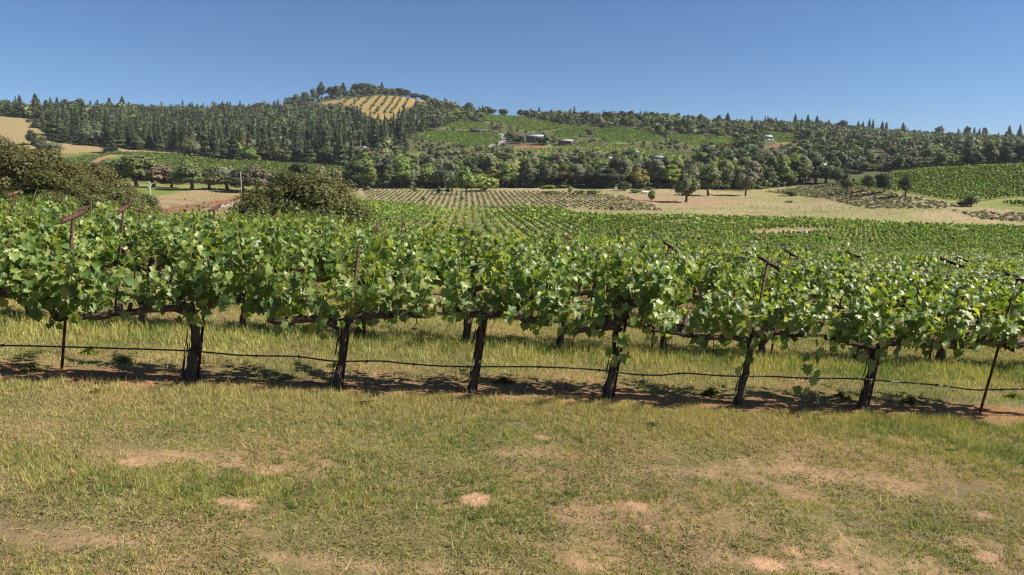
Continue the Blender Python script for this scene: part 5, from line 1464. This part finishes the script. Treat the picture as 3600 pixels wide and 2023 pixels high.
def house(px_, py_, Y, w, d, h, roof_h, rz, cw, cr, label, windows=3, flat=False, cat='building', name='farm_building'):
    x = ray(px_, py_)[0] * Y
    p = Vector((x, Y, hz(x, Y)))
    # raise the floor to where the building shows in the photograph
    zt = CZ + ray(px_, py_)[1] * Y
    p.z = max(p.z, zt)
    t = empty(name, p, rz)
    tag(t, label, cat, 'farm buildings across the valley')
    mw = solid('wall_paint', cw, 0.8, tuple(q * .85 for q in cw), scale=3); mr = solid('roofing', cr, 0.45, tuple(q * .85 for q in cr), scale=2, spec=.5)
    md = solid('dark_opening', (0.03, 0.035, 0.04), 0.2, (0.02, 0.02, 0.025), spec=.5)
    mb = MB()
    z0 = -3.0
    V = [(-w / 2, -d / 2, z0), (w / 2, -d / 2, z0), (w / 2, d / 2, z0), (-w / 2, d / 2, z0), (-w / 2, -d / 2, h), (w / 2, -d / 2, h), (w / 2, d / 2, h), (-w / 2, d / 2, h), (-w / 2, 0, h + roof_h), (w / 2, 0, h + roof_h)]
    mb.add(V, [(0, 1, 5, 4), (1, 2, 6, 5), (2, 3, 7, 6), (3, 0, 4, 7)], [(5, 6, 9), (7, 4, 8)])
    mb.build('wall', mw, t)
    mb = MB(); e = 0.5; q = roof_h * e / (d / 2)
    for sg in (-1, 1):
        a = np.array([(-w / 2 - e, sg * (d / 2 + e), h - q), (w / 2 + e, sg * (d / 2 + e), h - q), (w / 2 + e, 0, h + roof_h), (-w / 2 - e, 0, h + roof_h)]) + [0, 0, 0.03]
        mb.add(np.vstack([a, a + [0, 0, .16]]), [(3, 2, 1, 0), (4, 5, 6, 7), (0, 1, 5, 4), (1, 2, 6, 5), (2, 3, 7, 6), (3, 0, 4, 7)])
    mb.build('roof', mr, t)
    for k in range(windows):
        mb = MB(); xx = -w / 2 + w * (k + .5) / windows
        mb.box((xx, -d / 2 - 0.03, h * .55), (min(1.6, w / windows * .55), .08, h * .42)); mb.build('window', md, t)
    mb = MB(); mb.box((w * .42, -d / 2 - 0.03, h * .36), (1.0, .08, h * .72)); mb.build('door', md, t)
    return t
GREYR = (0.30, 0.32, 0.35); WHITE = (0.50, 0.50, 0.50); BARN = (0.17, 0.06, 0.05)
house(1682, 468, 840, 18, 9, 2.6, 1.2, 0.05, (0.12, 0.12, 0.13), (0.10, 0.10, 0.11), 'long low dark winery building above the middle hillside vineyard', 6)
house(1880, 492, 760, 17, 10, 3.2, 1.6, -0.1, (0.20, 0.15, 0.13), (0.36, 0.39, 0.46), 'brick house with a long grey metal roof', 4)
house(1988, 508, 730, 13, 8, 3.0, 1.5, 0.1, BARN, (0.30, 0.30, 0.33), 'red barn with a grey roof', 2)
house(2226, 556, 640, 6, 8, 4.2, 2.2, 0.25, (0.26, 0.31, 0.38), GREYR, 'small blue-grey gabled house among the trees', 2)
house(2316, 574, 610, 11, 8, 2.8, 1.4, 0.1, (0.4, 0.4, 0.4), GREYR, 'pale metal roof half hidden by trees', 2)
house(2562, 574, 600, 20, 8, 2.6, 1.0, 0.05, (0.25, 0.25, 0.26), (0.55, 0.57, 0.6), 'long flat white-edged building beside the flagpole', 5)
house(2695, 498, 850, 10, 7, 3.0, 1.8, 0.15, WHITE, (0.30, 0.32, 0.36), 'white farmhouse below the far vineyard', 3)
house(2892, 592, 560, 6, 6, 2.2, 1.2, 0.2, (0.5, 0.5, 0.5), (0.55, 0.6, 0.68), 'small shed with a bright blue-grey roof at the right', 1)
house(3080, 534, 900, 13, 9, 2.8, 2.0, -0.1, WHITE, (0.30, 0.29, 0.29), 'white shed with a dark roof in front of the far right wood', 1)
house(92, 392, 960, 10, 8, 3.0, 1.6, -0.3, (0.5, 0.38, 0.32), (0.5, 0.36, 0.3), 'pinkish roofed house beside the big dense conifer', 2)
house(728, 388, 1190, 8, 6, 2.4, 1.4, 0.2, WHITE, (0.45, 0.45, 0.45), 'tiny white house on the left ridge', 1)
house(2105, 452, 980, 9, 7, 2.8, 1.2, 0.0, (0.5, 0.48, 0.45), (0.3, 0.28, 0.28), 'house under the trees on the middle ridge', 2)
house(2200, 566, 650, 4, 5, 2.6, 1.6, 0.3, (0.35, 0.4, 0.45), GREYR, 'tiny shed left of the blue-grey gabled house', 1)
house(308, 392, 1020, 6, 5, 2.4, 1.2, 0.3, (0.5, 0.42, 0.4), (0.5, 0.42, 0.4), 'little pink-roofed house in the left wood', 1)

M_WHITE = solid('white_paint', (0.7, 0.7, 0.68), 0.5, (0.55, 0.55, 0.53))
M_TYRE = solid('tyre_rubber', (0.02, 0.02, 0.02), 0.8)
M_CAR = solid('car_paint', (0.6, 0.62, 0.65), 0.3, (0.5, 0.52, 0.55), spec=.6)
M_GLASS = solid('dark_glass', (0.02, 0.025, 0.03), 0.1, (0.02, 0.02, 0.03), spec=.8)
def vehicle(px_, py_, Y, rz, label):
    x = ray(px_, py_)[0] * Y; p = Vector((x, Y, max(hz(x, Y), CZ + ray(px_, py_)[1] * Y)))
    t = empty('pickup_truck', p, rz); tag(t, label, 'truck')
    mb = MB()
    prof = [(-2.6, .5), (2.6, .5), (2.6, 1.0), (1.2, 1.12), (.6, 1.75), (-.9, 1.75), (-1.1, 1.15), (-2.6, 1.15)]
    n = len(prof); V = [(a, sg * .9, b) for sg in (-1, 1) for a, b in prof]
    mb.add(V, [(k, (k + 1) % n, n + (k + 1) % n, n + k) for k in range(n)], [(0, k + 1, k) for k in range(1, n - 1)] + [(n, n + k, n + k + 1) for k in range(1, n - 1)])
    mb.build('body', M_CAR, t)
    mb = MB(); mb.box((-.1, 0, 1.45), (1.3, 1.83, .4)); mb.build('window', M_GLASS, t)
    for sx in (-1.6, 1.6):
        for sy in (-.85, .85):
            mb = MB(); mb.tube([(sx, sy - .1, .36), (sx, sy + .1, .36)], .36, 12); mb.build('wheel', M_TYRE, t)
vehicle(2140, 560, 625, 0.1, 'pale pickup truck parked among the trees of the farm')
vehicle(1278, 522, 640, 0.0, 'white vehicle on the road under the conifers')

# white tank lying in the dry field
p = hit(2266, 682, 150)
t = empty('water_tank', p, 0.1); tag(t, 'white cylindrical tank lying in the dry field', 'tank')
mb = MB(); xs = np.linspace(-2.0, 2.0, 9); mb.tube([(a, 0, .75) for a in xs], [.35, .6, .66, .66, .66, .66, .66, .6, .35], 14); mb.build('tank_body', M_WHITE, t, True)
for a in (-1.2, 1.2):
    mb = MB(); mb.box((a, 0, .05), (.2, 1.0, .5)); mb.build('support', M_STONE, t)

def pole(px_, top, base, label, bars=True, Y=None, wpx=3, y0=100, h=None, mt=None):
    p = hit(px_, base, y0) if Y is None else Vector((ray(px_, base)[0] * Y, Y, hz(ray(px_, base)[0] * Y, Y)))
    hh = CZ + ray(px_, top)[1] * p.y - p.z
    t = empty('power_pole', p); tag(t, label, 'pole', 'power poles')
    mb = MB(); mb.tube([(0, 0, -.5), (0, 0, hh * .5), (0, 0, hh)], [.17, .15, .12], 10); mb.build('shaft', mt or M_POLE, t, True)
    if bars:
        mb = MB(); mb.box((0, -.13, hh - .5), (2.3, .1, .12)); mb.build('cross_arm', M_POLE, t)
        for k in (-1, 0, 1):
            mb = MB(); mb.tube([(k * 1.0, -.13, hh - .44), (k * 1.0, -.13, hh - .22)], [.05, .03], 6); mb.build('insulator', M_WHITE, t)
        mb = MB(); mb.tube([(-.3, -.1, hh - 2.1), (-.3, -.1, hh - 1.2)], .25, 10); mb.build('transformer', M_STONE, t)
    return p, hh
P1, H1 = pole(535, 640, 770, 'power pole with a transformer standing in the field', True, Y=200)
P2, H2 = pole(850, 604, 690, 'slim power pole beside the road', False, Y=300)
P3, H3 = pole(1268, 492, 530, 'power pole under the dark conifers', True, Y=640)
pole(1600, 495, 535, 'wooden pole before the hillside vineyard', False, Y=620)
pole(2106, 482, 508, 'wooden pole beside the red barn', False, Y=730)
pole(2572, 545, 580, 'white flagpole at the long flat building', False, Y=590, mt=M_WHITE)
pole(2652, 622, 660, 'grey pole at the wood edge', False, Y=430)
M_CABLE = solid('power_cable', (0.05, 0.05, 0.05), .6)
def span(a, b, sag, label):
    tt = np.linspace(0, 1, 24)[:, None]; pts = np.array(a)[None] * (1 - tt) + np.array(b)[None] * tt
    pts[:, 2] -= sag * 4 * (tt * (1 - tt))[:, 0]
    strand('power_line', pts, 0.022, M_CABLE, label, 'cable', 'power lines', 4)
a1 = P1 + Vector((0, 0, H1 - .25)); a2 = P2 + Vector((0, 0, H2 - .2))
span(a1, a2, 1.8, 'power line between the two poles of the field')
for k in (-1, 1):
    e = at(-260, 735 + 5 * k, 130)
    span(a1 + Vector((k, -.1, 0)), e, 1.2, f'power line running left from the transformer pole, {"upper" if k < 0 else "lower"} strand')

# wire fence across the dry field
f0, f1 = hit(2640, 733, 100), hit(3560, 770, 100)
fe = empty('wire_fence', f0); tag(fe, 'thin wire fence crossing the dry field at the right', 'fence')
nf = 34
for k in range(nf):
    q = f0.lerp(f1, k / (nf - 1)); q.z = hz(q.x, q.y) ; q2 = q - f0
    mb = MB(); mb.tube([(q2.x, q2.y, q2.z - .3), (q2.x, q2.y, q2.z + 1.3)], .05, 5); mb.build('post', M_RUST, fe)
for hh in (0.5, 1.2):
    pts = []
    for k in range(nf):
        q = f0.lerp(f1, k / (nf - 1)); pts.append((q.x - f0.x, q.y - f0.y, hz(q.x, q.y) - f0.z + hh))
    mb = MB(); mb.tube(pts, .012, 4); mb.build('wire', M_WIRE, fe)
p = hit(2522, 768, 100)
t = tag(link('marker_post', None, None, None, p) if False else empty('marker_post', p), 'single white post at the upper edge of the valley vineyard', 'post')
mb = MB(); mb.tube([(0, 0, -.3), (0, 0, 1.5)], .09, 8); mb.build('post', M_WHITE, t)
mb = MB(); mb.tube([(0, 0, 1.5), (0, 0, 1.58)], [.09, .03], 8); mb.build('cap', M_WHITE, t)

# ------------------------------------------------------------------ the air
zlo = float(GV[:, 2].min()) - 1.0
zhi = float(GV[:, 2].max()) + 40.0
mb = MB(); mb.box((0, 0, (zlo + zhi) / 2), (6200, 6200, zhi - zlo))
M_HAZE, nt, out = mat('haze')
vol = nd(nt, 'ShaderNodeVolumePrincipled')
vol.inputs['Color'].default_value = (0.80, 0.88, 1.0, 1)
vol.inputs['Density'].default_value = 0.00005
nt.links.new(vol.outputs[0], out.inputs['Volume'])
hz_o = mb.build('haze', M_HAZE)
tag(hz_o, 'thin blue summer haze over the whole valley', 'haze', None, 'stuff')

print('TRIS', sum((len(m.loops) - 2 * len(m.polygons)) for m in bpy.data.meshes))
